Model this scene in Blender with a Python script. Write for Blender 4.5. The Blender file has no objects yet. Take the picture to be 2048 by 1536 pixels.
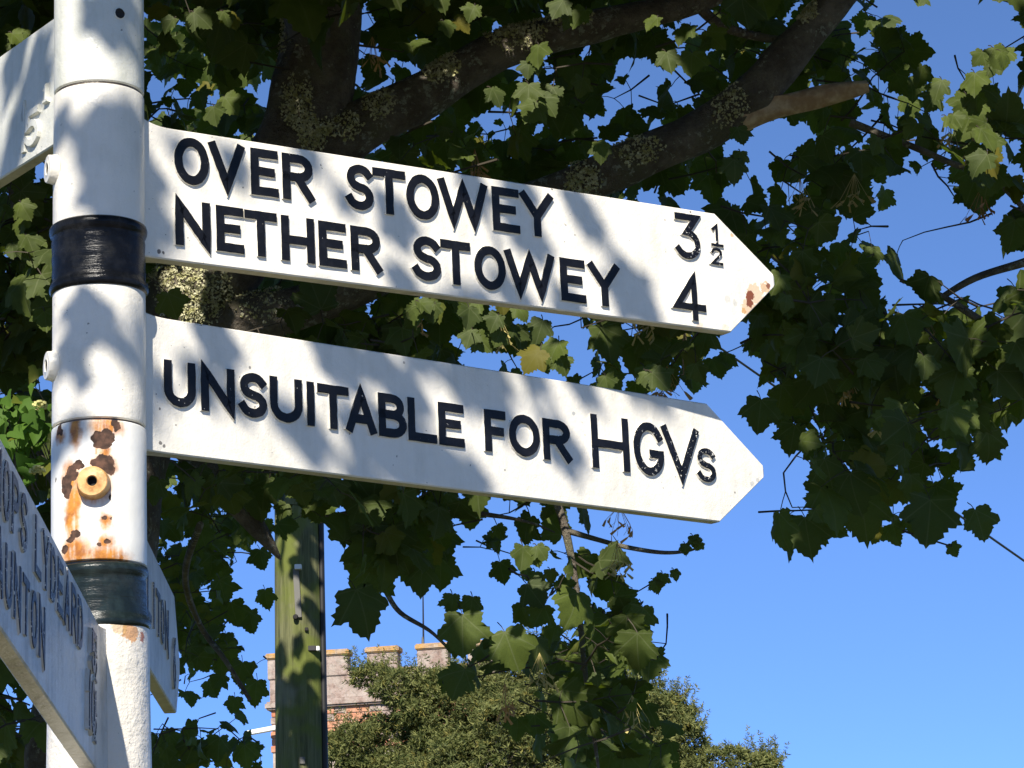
import bpy, bmesh, math, random
import numpy as np
from mathutils import Vector, Matrix
random.seed(7)
rng = np.random.default_rng(11)
S = bpy.context.scene
COL = S.collection

# ------------------------------------------------------------------ camera
F, CX, CY = 6000.0, 1024.0, 768.0            # focal length in pixels of the 2048 px wide photograph
PITCH, ROLL = math.radians(14.0), math.radians(-1.96)
EYE = Vector((0, 0, 1.6))
FW = Vector((0, math.cos(PITCH), math.sin(PITCH)))
RT0 = Vector((1, 0, 0)); UP0 = RT0.cross(FW)
RT = RT0 * math.cos(ROLL) + UP0 * math.sin(ROLL)
UP = UP0 * math.cos(ROLL) - RT0 * math.sin(ROLL)
cd = bpy.data.cameras.new('camera'); cam = bpy.data.objects.new('camera', cd); COL.objects.link(cam)
cd.sensor_width = 36; cd.lens = 36 * F / 2048; cd.clip_start = 0.05; cd.clip_end = 3000
M = Matrix((RT, UP, -FW)).transposed().to_4x4(); M.translation = EYE
cam.matrix_world = M
S.camera = cam

# ------------------------------------------------------------------ light
SUN_ALT = math.radians(39)
SDIR = Vector((-0.12, -0.993, 0)).normalized() * math.cos(SUN_ALT) + Vector((0, 0, math.sin(SUN_ALT)))   # towards the sun
w = bpy.data.worlds.new('World'); S.world = w; w.use_nodes = True
nt = w.node_tree; nt.nodes.clear()
sky = nt.nodes.new('ShaderNodeTexSky'); sky.sky_type = 'NISHITA'; sky.sun_disc = False
sky.sun_elevation = SUN_ALT; sky.sun_rotation = math.atan2(SDIR.x, SDIR.y)
sky.air_density = 0.6; sky.dust_density = 0.0; sky.ozone_density = 10.0; sky.altitude = 8000
bg = nt.nodes.new('ShaderNodeBackground'); bg.inputs[1].default_value = 0.15
wo = nt.nodes.new('ShaderNodeOutputWorld')
gm = nt.nodes.new('ShaderNodeGamma'); gm.inputs[1].default_value = .8
nt.links.new(sky.outputs[0], gm.inputs[0]); nt.links.new(gm.outputs[0], bg.inputs[0]); nt.links.new(bg.outputs[0], wo.inputs[0])
sd = bpy.data.lights.new('sun', 'SUN'); so = bpy.data.objects.new('sun', sd); COL.objects.link(so)
sd.energy = 3.05; sd.angle = math.radians(0.53); sd.color = (1, 0.94, 0.84)
so.rotation_euler = SDIR.to_track_quat('Z', 'Y').to_euler(); so.location = (-5, -20, 20)
S.view_settings.view_transform = 'Standard'; S.view_settings.look = 'None'
S.view_settings.exposure = 1.42; S.view_settings.gamma = 1.0
S.cycles.max_bounces = 8; S.cycles.transparent_max_bounces = 8

# ------------------------------------------------------------------ helpers
def ray(x, y): return FW + RT * ((x - CX) / F) - UP * ((y - CY) / F)
def at(x, y, Y):
    v = ray(x, y); return EYE + v * (Y / v.y)
def px(P):
    d = P - EYE; z = d.dot(FW)
    return (CX + F * d.dot(RT) / z, CY - F * d.dot(UP) / z) if z > .1 else (-9e9, -9e9)
def mesh(name, verts, faces, mats, idx=None, smooth=False):
    me = bpy.data.meshes.new(name); me.from_pydata([tuple(v) for v in verts], [], faces)
    for m in (mats if isinstance(mats, (list, tuple)) else [mats]): me.materials.append(m)
    if idx is not None: me.polygons.foreach_set('material_index', idx)
    if smooth: me.polygons.foreach_set('use_smooth', [True] * len(me.polygons))
    me.update(); return me
def obj(name, me, parent=None, kind=None, label=None):
    o = bpy.data.objects.new(name, me); COL.objects.link(o)
    if parent is not None:
        o.parent = parent
        if parent.type == 'EMPTY': o.matrix_parent_inverse = Matrix.Translation(-parent.location)
    if kind: o['kind'] = kind
    if label: o['label'] = label
    return o
def thing(name, label, cat, loc, group=None):
    o = bpy.data.objects.new(name, None); COL.objects.link(o); o.location = loc; o.empty_display_size = .2
    o['label'] = label; o['category'] = cat
    if group: o['group'] = group
    return o
def box_vf(c, ax, ay, az, hx, hy, hz, V, Fc):
    b = len(V)
    for sx in (-1, 1):
        for sy in (-1, 1):
            for sz in (-1, 1): V.append(c + ax * hx * sx + ay * hy * sy + az * hz * sz)
    for f in ((0, 1, 3, 2), (4, 6, 7, 5), (0, 4, 5, 1), (2, 3, 7, 6), (0, 2, 6, 4), (1, 5, 7, 3)): Fc.append(tuple(b + i for i in f))
def box(name, c, ax, ay, az, hx, hy, hz, mat, parent=None, bev=0.0):
    V, Fc = [], []; box_vf(Vector(c), ax, ay, az, hx, hy, hz, V, Fc)
    me = mesh(name, V, Fc, mat)
    bm = bmesh.new(); bm.from_mesh(me); bmesh.ops.recalc_face_normals(bm, faces=bm.faces[:])
    if bev: bmesh.ops.bevel(bm, geom=bm.edges[:], offset=bev, segments=2, affect='EDGES')
    bm.to_mesh(me); bm.free()
    return obj(name, me, parent)
def lathe(profile, base, axis, n=64, xref=None, wob=0.0, seed=0):
    """profile: list of (radius, distance along axis). returns verts, faces, uv-per-vertex (arc length, height)"""
    axis = axis.normalized(); x = (xref or Vector((0, -1, 0))); x = (x - axis * x.dot(axis)).normalized(); y = axis.cross(x)
    V, Fc = [], []; r_ = random.Random(seed)
    ph = [r_.uniform(0, 6.28) for _ in range(6)]
    for i, (r, h) in enumerate(profile):
        for k in range(n):
            a = 2 * math.pi * k / n
            rr = r * (1 + wob * (math.sin(3 * a + ph[0] + h * 17) + .7 * math.sin(5 * a + ph[1] - h * 31) + .5 * math.sin(9 * a + h * 60 + ph[2])))
            V.append(base + axis * h + (x * math.cos(a) + y * math.sin(a)) * rr)
    for i in range(len(profile) - 1):
        for k in range(n):
            a, b = i * n + k, i * n + (k + 1) % n
            Fc.append((a, b, b + n, a + n))
    return V, Fc
def cap(Fc, start, n, flip=False):
    f = tuple(range(start, start + n)); Fc.append(tuple(reversed(f)) if flip else f)
def fixn(me):
    bm = bmesh.new(); bm.from_mesh(me); bmesh.ops.recalc_face_normals(bm, faces=bm.faces[:]); bm.to_mesh(me); bm.free(); return me
def autosmooth(me, ang=35):
    bm = bmesh.new(); bm.from_mesh(me)
    for f in bm.faces: f.smooth = True
    for e in bm.edges:
        e.smooth = not (len(e.link_faces) == 2 and e.calc_face_angle(0) > math.radians(ang))
    bm.to_mesh(me); bm.free(); return me
def tube(pts, radii, n=10, noise=0.0, seed=0, V=None, Fc=None, capends=True):
    V = [] if V is None else V; Fc = [] if Fc is None else Fc; b = len(V)
    r_ = random.Random(seed); ph = [r_.uniform(0, 6.28) for _ in range(8)]
    pts = [Vector(p) for p in pts]; nrm = None; L = 0
    for i, p in enumerate(pts):
        t = (pts[min(i + 1, len(pts) - 1)] - pts[max(i - 1, 0)]).normalized()
        if i: L += (p - pts[i - 1]).length
        if nrm is None: nrm = t.orthogonal().normalized()
        nrm = (nrm - t * nrm.dot(t)).normalized(); bn = t.cross(nrm)
        for k in range(n):
            a = 2 * math.pi * k / n
            q = 1 + noise * (math.sin(2 * a + ph[0] + L * 3) + math.sin(3 * a + ph[1] - L * 7) + .8 * math.sin(5 * a + ph[2] + L * 13) + .6 * math.sin(7 * a + L * 29 + ph[3]) + .6 * math.sin(L * 23 + ph[4]))
            V.append(p + (nrm * math.cos(a) + bn * math.sin(a)) * radii[i] * q)
    for i in range(len(pts) - 1):
        for k in range(n):
            a, c = b + i * n + k, b + i * n + (k + 1) % n
            Fc.append((a, c, c + n, a + n))
    if capends:
        Fc.append(tuple(reversed(range(b, b + n)))); e = b + (len(pts) - 1) * n; Fc.append(tuple(range(e, e + n)))
    return V, Fc
def spline(pts, m=8):
    """Catmull-Rom through tuples of any length"""
    P = [np.array(p, float) for p in pts]; P = [2 * P[0] - P[1]] + P + [2 * P[-1] - P[-2]]; out = []
    for i in range(1, len(P) - 2):
        for k in range(m):
            t = k / m
            out.append(.5 * ((2 * P[i]) + (-P[i - 1] + P[i + 1]) * t + (2 * P[i - 1] - 5 * P[i] + 4 * P[i + 1] - P[i + 2]) * t * t + (-P[i - 1] + 3 * P[i] - 3 * P[i + 1] + P[i + 2]) * t ** 3))
    out.append(P[-2]); return out

# ------------------------------------------------------------------ materials
class NT:
    def __init__(s, name, rough=.5, spec=.5):
        s.m = bpy.data.materials.new(name); s.m.use_nodes = True; s.t = s.m.node_tree
        s.b = s.t.nodes['Principled BSDF']; s.out = s.t.nodes['Material Output']
        s.b.inputs['Roughness'].default_value = rough; s.b.inputs['Specular IOR Level'].default_value = spec
    def n(s, t, **kw):
        x = s.t.nodes.new(t)
        for k, v in kw.items(): setattr(x, k, v)
        return x
    def l(s, a, b): s.t.links.new(a, b)
    def val(s, sock, v):
        if isinstance(v, (int, float)): sock.default_value = v
        elif isinstance(v, (tuple, list)): sock.default_value = (*v, 1) if len(v) == 3 and len(sock.default_value) == 4 else v
        else: s.l(v, sock)
    def math(s, op, a, b=0.0, clamp=False):
        x = s.n('ShaderNodeMath', operation=op, use_clamp=clamp); s.val(x.inputs[0], a); s.val(x.inputs[1], b); return x.outputs[0]
    def mix(s, f, a, b, mode='MIX'):
        x = s.n('ShaderNodeMix', data_type='RGBA', blend_type=mode); s.val(x.inputs[0], f); s.val(x.inputs[6], a); s.val(x.inputs[7], b); return x.outputs[2]
    def coords(s, scale=(1, 1, 1), kind='Object'):
        c = s.n('ShaderNodeTexCoord'); m = s.n('ShaderNodeMapping'); m.inputs['Scale'].default_value = scale
        s.l(c.outputs[kind], m.inputs['Vector']); return m.outputs[0]
    def noise(s, vec, scale, detail=4, rough=.55, dist=0):
        x = s.n('ShaderNodeTexNoise'); s.l(vec, x.inputs['Vector']); x.inputs['Scale'].default_value = scale
        x.inputs['Detail'].default_value = detail; x.inputs['Roughness'].default_value = rough; x.inputs['Distortion'].default_value = dist
        return x.outputs[0]
    def ramp(s, f, lo, hi):
        x = s.n('ShaderNodeMapRange'); x.interpolation_type = 'SMOOTHSTEP'; s.val(x.inputs[0], f); x.inputs[1].default_value = lo; x.inputs[2].default_value = hi; return x.outputs[0]
    def bump(s, h, strength=.3, dist=.002):
        x = s.n('ShaderNodeBump'); s.l(h, x.inputs['Height']); x.inputs['Strength'].default_value = strength; x.inputs['Distance'].default_value = dist
        s.l(x.outputs[0], s.b.inputs['Normal'])
    def color(s, c): s.val(s.b.inputs['Base Color'], c)

def spots(t, v, lst, c):
    wob = t.n('ShaderNodeTexNoise'); t.l(v, wob.inputs['Vector']); wob.inputs['Scale'].default_value = 160; wob.inputs['Detail'].default_value = 4
    w_ = t.math('MULTIPLY', t.math('SUBTRACT', wob.outputs[0], .5), 1.6)
    for (P_, rad, colr, amt) in lst:
        dn = t.n('ShaderNodeVectorMath', operation='DISTANCE'); t.l(v, dn.inputs[0]); dn.inputs[1].default_value = P_
        k = t.math('SUBTRACT', 1.0, t.ramp(t.math('ADD', t.math('DIVIDE', dn.outputs['Value'], rad), w_), .85, 1.1)); c = t.mix(t.math('MULTIPLY', k, amt), c, colr)
    return c
def paint(name, base=(.80, .755, .665), dirt=(.47, .45, .37), dirt_amt=.5, lump=.42, speck=True, rough=.36, marks=()):
    t = NT(name, rough); v = t.coords()
    d = t.noise(v, 9, 6, .65); d2 = t.noise(t.coords((1, 1, .12)), 40, 4, .6)
    f = t.math('MULTIPLY', t.ramp(t.math('ADD', t.math('MULTIPLY', d, .6), t.math('MULTIPLY', d2, .4)), .42, .75), dirt_amt)
    c = t.mix(f, base, dirt)
    if speck:
        sp = t.noise(v, 130, 2, .5); mod = t.noise(v, 14, 2, .5)
        k = t.ramp(t.math('ADD', sp, t.math('MULTIPLY', mod, .22)), .855, .90)
        c = t.mix(t.math('MULTIPLY', k, .85), c, (.13, .12, .10))
    if marks: c = spots(t, v, marks, c)
    t.color(c)
    h = t.math('ADD', t.math('ADD', t.math('MULTIPLY', t.noise(v, 16, 3, .5), 1.6), t.math('MULTIPLY', t.noise(v, 70, 5, .6), .8)), t.math('MULTIPLY', t.noise(v, 300, 3, .5), .25))
    t.bump(h, lump, .0035); return t.m
M_white = paint('white_paint')
M_old = paint('grimy_white_paint', base=(.66, .65, .58), dirt=(.36, .38, .30), dirt_amt=.6)
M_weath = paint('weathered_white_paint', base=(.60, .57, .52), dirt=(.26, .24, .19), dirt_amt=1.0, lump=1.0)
M_edge = paint('dirty_edge_paint', base=(.60, .53, .40), dirt=(.25, .20, .13), dirt_amt=.8, lump=.8)

def black_paint(name, chips, base=(.005, .005, .006), rough=.38, spec=.28):
    t = NT(name, rough, spec); v = t.coords()
    c = t.mix(t.ramp(t.noise(v, 60, 4), .4, .8), base, tuple(x * 2.2 for x in base))
    if chips:
        k = t.ramp(t.math('ADD', t.noise(v, 180, 4, .7), t.math('MULTIPLY', t.noise(v, 22, 2), .35)), 1.0 - chips, 1.03 - chips)
        c = t.mix(k, c, (.7, .68, .62))
    t.color(c)
    if chips: t.bump(t.noise(v, 160, 4), .35, .002)
    else:          # brush marks round the band, dulled and dusty patches
        br = t.noise(t.coords((1, 1, 9)), 26, 5, .65); du = t.ramp(t.noise(v, 24, 5, .65), .45, .72)
        t.color(t.mix(t.math('MULTIPLY', du, .18), c, (.05, .05, .048))); t.val(t.b.inputs['Roughness'], t.math('ADD', t.math('MULTIPLY', du, .16), rough))
        t.bump(br, .35, .003)
    return t.m
M_black = black_paint('black_letter_paint', .10)
M_blackchip = black_paint('chipped_black_letter_paint', .19)
M_blackold = black_paint('faded_blue_black_letter_paint', .22, (.016, .02, .035), .42)
M_band = black_paint('gloss_black_band_paint', 0, (.004, .0045, .006), .18, .16)
M_band2 = black_paint('dark_green_black_band_paint', 0, (.008, .013, .013), .22, .28)
def dark(name, c, r=.8):
    t = NT(name, r); t.color(c); return t.m
M_hole = dark('hole_shade_bolt_black', (.01, .008, .007))  # near-black painted for the shade inside holes; also bolt and peg
M_seam = paint('seam_grime', base=(.10, .08, .06), dirt=(.03, .02, .02), dirt_amt=1, speck=False)

def rust_paint():
    """white paint with flaked iron and rust runs at given places of the collar (uv = arc length, height in metres)"""
    t = NT('rusty_white_paint', .4); v = t.coords()
    uvn = t.n('ShaderNodeUVMap'); uvn.uv_map = 'uv'; uv = uvn.outputs[0]
    wob = t.n('ShaderNodeTexNoise'); t.l(v, wob.inputs['Vector']); wob.inputs['Scale'].default_value = 70; wob.inputs['Detail'].default_value = 4
    sub = t.n('ShaderNodeVectorMath', operation='SUBTRACT'); t.l(wob.outputs['Color'], sub.inputs[0]); sub.inputs[1].default_value = (.5, .5, .5)
    sc = t.n('ShaderNodeVectorMath', operation='SCALE'); t.l(sub.outputs[0], sc.inputs[0]); sc.inputs['Scale'].default_value = .02
    add = t.n('ShaderNodeVectorMath', operation='ADD'); t.l(uv, add.inputs[0]); t.l(sc.outputs[0], add.inputs[1])
    def blobs(lst, soft, vec, GR=1.0):
        acc = None
        for (zx, zy, rx, ry) in lst:
            ax = .0705 * math.asin(max(-.99, min(.99, (zx - 497) / 4.518 / 93))); zz = -(zy - 720) / 4.518 / 1320 / .97
            mp = t.n('ShaderNodeMapping', vector_type='POINT'); s_ = (1 / (rx * GR / 4.518 / 1320), 1 / (ry * GR / 4.518 / 1320), 1)
            mp.inputs['Scale'].default_value = s_; mp.inputs['Location'].default_value = (-ax * s_[0], -zz * s_[1], 0)
            t.l(vec, mp.inputs['Vector'])
            ln = t.n('ShaderNodeVectorMath', operation='LENGTH'); t.l(mp.outputs[0], ln.inputs[0])
            m_ = t.math('SUBTRACT', 1.0, t.ramp(ln.outputs['Value'], 1 - soft, 1 + soft))
            acc = m_ if acc is None else t.math('MAXIMUM', acc, m_)
        return acc
    dk = [(150, 165, 40, 46), (540, 265, 82, 48), (530, 330, 55, 50), (530, 500, 85, 50), (560, 545, 52, 40), (215, 665, 46, 95), (250, 570, 46, 60), (315, 515, 50, 32),
          (300, 1100, 40, 34), (255, 1140, 34, 24), (200, 1222, 38, 22), (565, 1160, 24, 24), (645, 140, 26, 60), (500, 1215, 16, 14), (540, 975, 14, 22), (600, 985, 10, 14), (595, 790, 12, 22), (120, 590, 9, 12)]
    og = [(150, 215, 60, 60), (290, 190, 55, 150), (560, 170, 140, 90), (535, 400, 60, 60), (535, 510, 110, 80), (240, 600, 85, 130), (265, 920, 70, 260), (300, 800, 60, 80), (420, 690, 165, 150),
          (290, 1260, 130, 130), (560, 1310, 190, 90), (560, 1180, 70, 70), (560, 1000, 55, 70), (680, 1330, 90, 40)]
    D = blobs(dk, .05, add.outputs[0], 1.28); O = blobs(og, .5, add.outputs[0], 1.12)
    base = t.mix(t.math('MULTIPLY', t.ramp(t.noise(v, 10, 5), .45, .75), .3), (.79, .775, .72), (.5, .49, .42))
    strk = t.noise(t.coords((1, 1, .07)), 90, 4, .6)
    oc = t.mix(t.ramp(t.noise(v, 50, 5, .7), .35, .7), (.58, .24, .035), (.30, .10, .02))
    c = t.mix(t.math('MULTIPLY', O, t.ramp(t.math('ADD', t.math('MULTIPLY', strk, .6), t.math('MULTIPLY', t.noise(v, 38, 4, .65), .5)), .30, .58)), base, oc)
    dc = t.mix(t.ramp(t.noise(v, 90, 4), .35, .7), (.035, .018, .012), (.11, .055, .035))
    c = t.mix(D, c, dc)
    t.color(c); t.val(t.b.inputs['Roughness'], t.mix(D, (.38,) * 3, (.9,) * 3))
    t.bump(t.math('SUBTRACT', t.math('MULTIPLY', t.noise(v, 60, 5), .5), D), .6, .002); return t.m
M_rust = rust_paint()
def simple_rust():
    t = NT('rust_stained_boss', .5); v = t.coords()
    c = t.mix(t.ramp(t.noise(v, 60, 5, .6), .42, .75), (.62, .36, .13), (.34, .12, .03)); t.color(c); t.bump(t.noise(v, 80, 5), .5, .002); return t.m
M_bossrust = simple_rust()

def leaf_mat(name, dark_, light_, trans, tw=.45, veins=False):
    t = NT(name, .58, .14)
    at_ = t.n('ShaderNodeAttribute', attribute_name='tint'); oi = t.n('ShaderNodeObjectInfo')
    r = t.math('FRACT', t.math('ADD', at_.outputs['Fac'], oi.outputs['Random']))
    v = t.coords(); sp = t.ramp(t.noise(v, 35, 5, .6), .3, .75)
    c = t.mix(r, dark_, light_); c = t.mix(t.math('MULTIPLY', sp, .5), c, tuple(x * .55 for x in dark_))
    if veins:
        u_ = t.n('ShaderNodeUVMap'); u_.uv_map = 'uv'; sx = t.n('ShaderNodeSeparateXYZ'); t.l(u_.outputs[0], sx.inputs[0])
        ang = t.math('ABSOLUTE', t.math('ARCTAN2', sx.outputs[0], sx.outputs[1])); ln = t.n('ShaderNodeVectorMath', operation='LENGTH'); t.l(u_.outputs[0], ln.inputs[0])
        dmin = None
        for a_ in (0, .80, 1.62):
            q_ = t.math('MULTIPLY', t.math('ABSOLUTE', t.math('SUBTRACT', ang, a_)), ln.outputs['Value']); dmin = q_ if dmin is None else t.math('MINIMUM', dmin, q_)
        c = t.mix(t.math('MULTIPLY', t.math('SUBTRACT', 1.0, t.ramp(dmin, .004, .022)), .5), c, (.14, .16, .075))
    old = t.ramp(r, .93, .97); c = t.mix(t.math('MULTIPLY', old, .6), c, (.16, .12, .02))
    t.color(c)
    tr = t.n('ShaderNodeBsdfTranslucent'); tc = t.mix(r, trans, tuple(x * 1.3 for x in trans)); t.l(tc, tr.inputs[0])
    mx = t.n('ShaderNodeMixShader'); mx.inputs[0].default_value = tw
    t.l(t.b.outputs[0], mx.inputs[1]); t.l(tr.outputs[0], mx.inputs[2]); t.l(mx.outputs[0], t.out.inputs[0]); return t.m
M_leaf = leaf_mat('sycamore_leaf', (.056, .076, .024), (.100, .132, .024), (.13, .185, .010), .28, True)
M_ivy = leaf_mat('ivy_leaf', (.06, .13, .02), (.11, .20, .03), (.15, .26, .02), .35)
M_yew = leaf_mat('yew_needles', (.06, .08, .024), (.26, .265, .09), (.11, .14, .02), .2)

def bark_mat():
    t = NT('lichened_bark', .9, .2); v = t.coords()
    c = t.mix(t.ramp(t.noise(v, 14, 6, .7), .35, .7), (.12, .10, .078), (.26, .225, .18))
    c = t.mix(t.math('MULTIPLY', t.ramp(t.noise(v, 7, 4), .5, .7), .6), c, (.075, .085, .03))
    k = t.ramp(t.math('ADD', t.noise(v, 45, 5, .7), t.math('MULTIPLY', t.noise(v, 5, 2), .4)), .78, .86)
    c = t.mix(k, c, (.34, .35, .28)); t.color(c)
    t.bump(t.math('ADD', t.noise(v, 30, 7, .7), t.math('MULTIPLY', t.noise(v, 110, 4, .7), .5)), 1.0, .02); return t.m
M_bark = bark_mat()
M_twig = dark('twig_bark', (.045, .035, .022), .8)
M_lichen = (lambda t: (t.color(t.mix(t.ramp(t.noise(t.coords(), 40, 4), .35, .7), (.55, .53, .36), (.34, .33, .14))), t.m)[1])(NT('lichen_crust', .95, .1))
def stubwood():
    t = NT('bare_split_wood', .8); g = t.noise(t.coords((1, 1, 1)), 30, 5)
    t.color(t.mix(t.ramp(g, .35, .7), (.38, .24, .13), (.62, .47, .30))); t.bump(g, .8, .01); return t.m
M_stub = stubwood()
def polewood():
    t = NT('algae_green_pole_wood', .85, .2); v = t.coords(); st = t.coords((1, 1, .05))
    g = t.noise(st, 60, 6, .65); a = t.noise(v, 5, 4)
    c = t.mix(t.ramp(g, .3, .7), (.07, .075, .032), (.18, .18, .085))
    c = t.mix(t.ramp(a, .42, .62), c, (.125, .145, .032)); c = t.mix(t.math('MULTIPLY', t.ramp(t.noise(v, 3, 3), .55, .7), .6), c, (.27, .25, .19))
    cr = t.ramp(t.noise(st, 30, 3, .5, .3), .63, .67); c = t.mix(t.math('MULTIPLY', cr, .7), c, (.05, .05, .02))
    t.color(c); t.bump(t.math('SUBTRACT', g, cr), .7, .01); return t.m
M_pole = polewood()
M_cable = dark('black_cable', (.012, .011, .011), .5)
M_galv = dark('galvanised_steel', (.12, .115, .10), .6)
M_plast = dark('white_plastic', (.75, .75, .72), .5)
def stone(name, a, b, lich, lamt):
    t = NT(name, .95, .15); v = t.coords()
    c = t.mix(t.ramp(t.noise(v, 2.2, 6, .7), .35, .7), a, b)
    c = t.mix(t.math('MULTIPLY', t.ramp(t.noise(v, 9, 5, .7), .5, .62), .55), c, tuple(x * .45 for x in a))
    c = t.mix(t.math('MULTIPLY', t.ramp(t.noise(v, 3.1, 4, .6), .50 - lamt * .2, .62), lamt), c, lich)
    t.color(c); t.bump(t.noise(v, 8, 6, .7), .8, .05); return t.m
M_ashlar = stone('grey_pink_tower_stone', (.28, .20, .165), (.40, .32, .275), (.46, .42, .36), .35)
M_coping = stone('orange_lichened_coping', (.36, .27, .20), (.46, .36, .27), (.48, .25, .04), .7)
M_red = stone('red_sandstone', (.44, .18, .10), (.55, .27, .16), (.55, .42, .32), .3)
M_mortar = stone('lime_mortar', (.50, .42, .34), (.40, .32, .26), (.45, .4, .35), .2)
M_gold = (lambda t: (t.color((.85, .62, .18)), setattr(t.b.inputs['Metallic'], 'default_value', .7), t.m)[2])(NT('gilding', .35))
def groundmat():
    t = NT('grass_ground', .95, .1); v = t.coords()
    t.color(t.mix(t.ramp(t.noise(v, .4, 6, .7), .35, .65), (.07, .10, .03), (.13, .13, .06))); t.bump(t.noise(v, 12, 5), .5, .05); return t.m
def roadmat():
    t = NT('dusty_asphalt', .9, .2); v = t.coords()
    t.color(t.mix(t.ramp(t.noise(v, 1.2, 6, .6), .35, .7), (.13, .12, .105), (.22, .20, .17))); t.bump(t.noise(v, 120, 4), .4, .006); return t.m

# ------------------------------------------------------------------ ground
R_ = 1500
o = obj('ground', mesh('ground', [(-R_, -R_, 0), (R_, -R_, 0), (R_, R_, 0), (-R_, R_, 0)], [(0, 1, 2, 3)], groundmat()), kind='structure')
o = obj('road', mesh('road', [(-60, -5.5, .004), (60, -5.5, .004), (60, 3.3, .004), (-60, 3.3, .004)], [(0, 1, 2, 3)], roadmat()), kind='structure')
V, Fc = [], []; box_vf(Vector((0, 3.39, .05)), Vector((1, 0, 0)), Vector((0, 1, 0)), Vector((0, 0, 1)), 60, .085, .065, V, Fc)
obj('kerb', fixn(mesh('kerb', V, Fc, stone('kerb_stone', (.3, .29, .26), (.4, .38, .34), (.4, .4, .3), .2))), kind='structure')

# ------------------------------------------------------------------ fingerpost
PX, PY = -0.62547, 4.40582
def zat(y):      # height on the post axis of a photograph row
    v = ray(198, y); t = math.hypot(PX, PY) / math.hypot(v.x, v.y); return EYE.z + v.z * t
Z = Vector((0, 0, 1))
fp = thing('fingerpost', 'white cast iron fingerpost with black bands, raised black lettering and five pointed arms', 'signpost', (PX, PY, 0))
AX = Vector((PX, PY, 0))
def pmesh(name, V, Fc, mat, parent=fp, ang=35, uv=None, label=None):
    me = mesh(name, V, Fc, mat); autosmooth(me, ang); return obj(name, me, parent, label=label)
def tilt(a_deg, toward=Vector((.79, .62, 0))):   # an axis leaning slightly
    return (Z + toward * math.tan(math.radians(a_deg))).normalized()

# shaft: stout tube from the ground into the lowest band, a thinner core above that
V, Fc = lathe([(.079, 0), (.079, .3), (.0775, 1.2), (.0768, zat(1536)), (.0755, (zat(1536) + zat(1275)) / 2), (.0745, zat(1262))], AX, Z, 72, wob=.006)
cap(Fc, 0, 72, True); cap(Fc, len(V) - 72, 72)
def onpost(x_, y_): a = (x_ - 198) / 1320; return Vector((PX + a * .99 - .006, PY - math.sqrt(max(.0001, .0755 ** 2 - a * a)), zat(y_)))
M_post = paint('thick_white_paint', base=(.72, .675, .595), lump=1.0, dirt_amt=.45, marks=[(onpost(x_, y_), rad / 1320, c_, am) for x_, y_, rad, c_, am in [(275, 1278, 20, (.5, .22, .05), .8), (290, 1285, 12, (.35, .10, .03), .9), (255, 1270, 16, (.5, .3, .1), .6), (282, 1505, 6, (.3, .28, .22), .9), (262, 1440, 4, (.25, .22, .18), .7)]])
pmesh('shaft', V, Fc, M_post, ang=60)
V, Fc = lathe([(.0655, zat(1262)), (.0655, 3.66)], AX, Z, 64); cap(Fc, 64, 64); pmesh('core_tube', V, Fc, M_seam)
V, Fc = lathe([(.072, 0), (.075, .006), (.075, .02), (.066, .03), (.058, .05), (.035, .075), (.0, .085)], AX + Z * 3.635, Z, 48); pmesh('cap', V, Fc, M_white)

def collar(y0, y1, r, mat, gap_top, gap_bot, name='collar', lean=0, taper=1.0, lab=None):
    z1, z0 = zat(y0) - gap_top, zat(y1) + gap_bot; c = .003; h = z1 - z0
    pr = [(r - .006, 0), (r - c, 0), (r - .0006, c * .6), (r, c * 1.6)] + [(r * (1 + (taper - 1) * k / 6), c * 1.6 + (h - 3.2 * c) * k / 6) for k in range(1, 7)] + [(r * taper - .0006, h - c * .6), (r * taper - c, h), (r - .006, h)]
    V, Fc = lathe(pr, AX + Z * z0, tilt(lean), 96, wob=.0014, seed=int(y0))
    n = 96; me = mesh(name, V, Fc, mat); autosmooth(me)
    uvl = me.uv_layers.new(name='uv')
    for p in me.polygons:
        ks = [v % n for v in p.vertices]; wrap = max(ks) - min(ks) > n // 2
        for li, vi in zip(p.loop_indices, p.vertices):
            k = vi % n; a = 2 * math.pi * (k if k <= n // 2 else k - n) / n
            if wrap and k <= n // 2: a = 2 * math.pi * k / n
            # angle measured from the direction to the camera, growing to the right
            uvl.data[li].uv = (r * (a + math.atan2(PX, PY) * -1 * 0 + VIEW_A), V[vi].z - (z0 + z1) / 2)
    return obj(name, me, fp, label=lab), (z0 + z1) / 2
# lathe starts at -y; the camera sees the post from direction (-PX,-PY): shift of the angle
VIEW_A = -math.atan2(-PX, PY)
R0 = .0705
col_top, zc1 = collar(-90, 193, R0 * .985, M_old, 0, .0018)
col_over, zc2 = collar(193, 462, R0, M_white, .0018, 0, taper=.985)
col_hgv, zc3 = collar(585, 858, R0, M_white, 0, .0016)
col_rust, zc4 = collar(858, 1138, R0 * 1.01, M_rust, .0016, .001, lab='collar with flaked and rust-streaked white paint')

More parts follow.
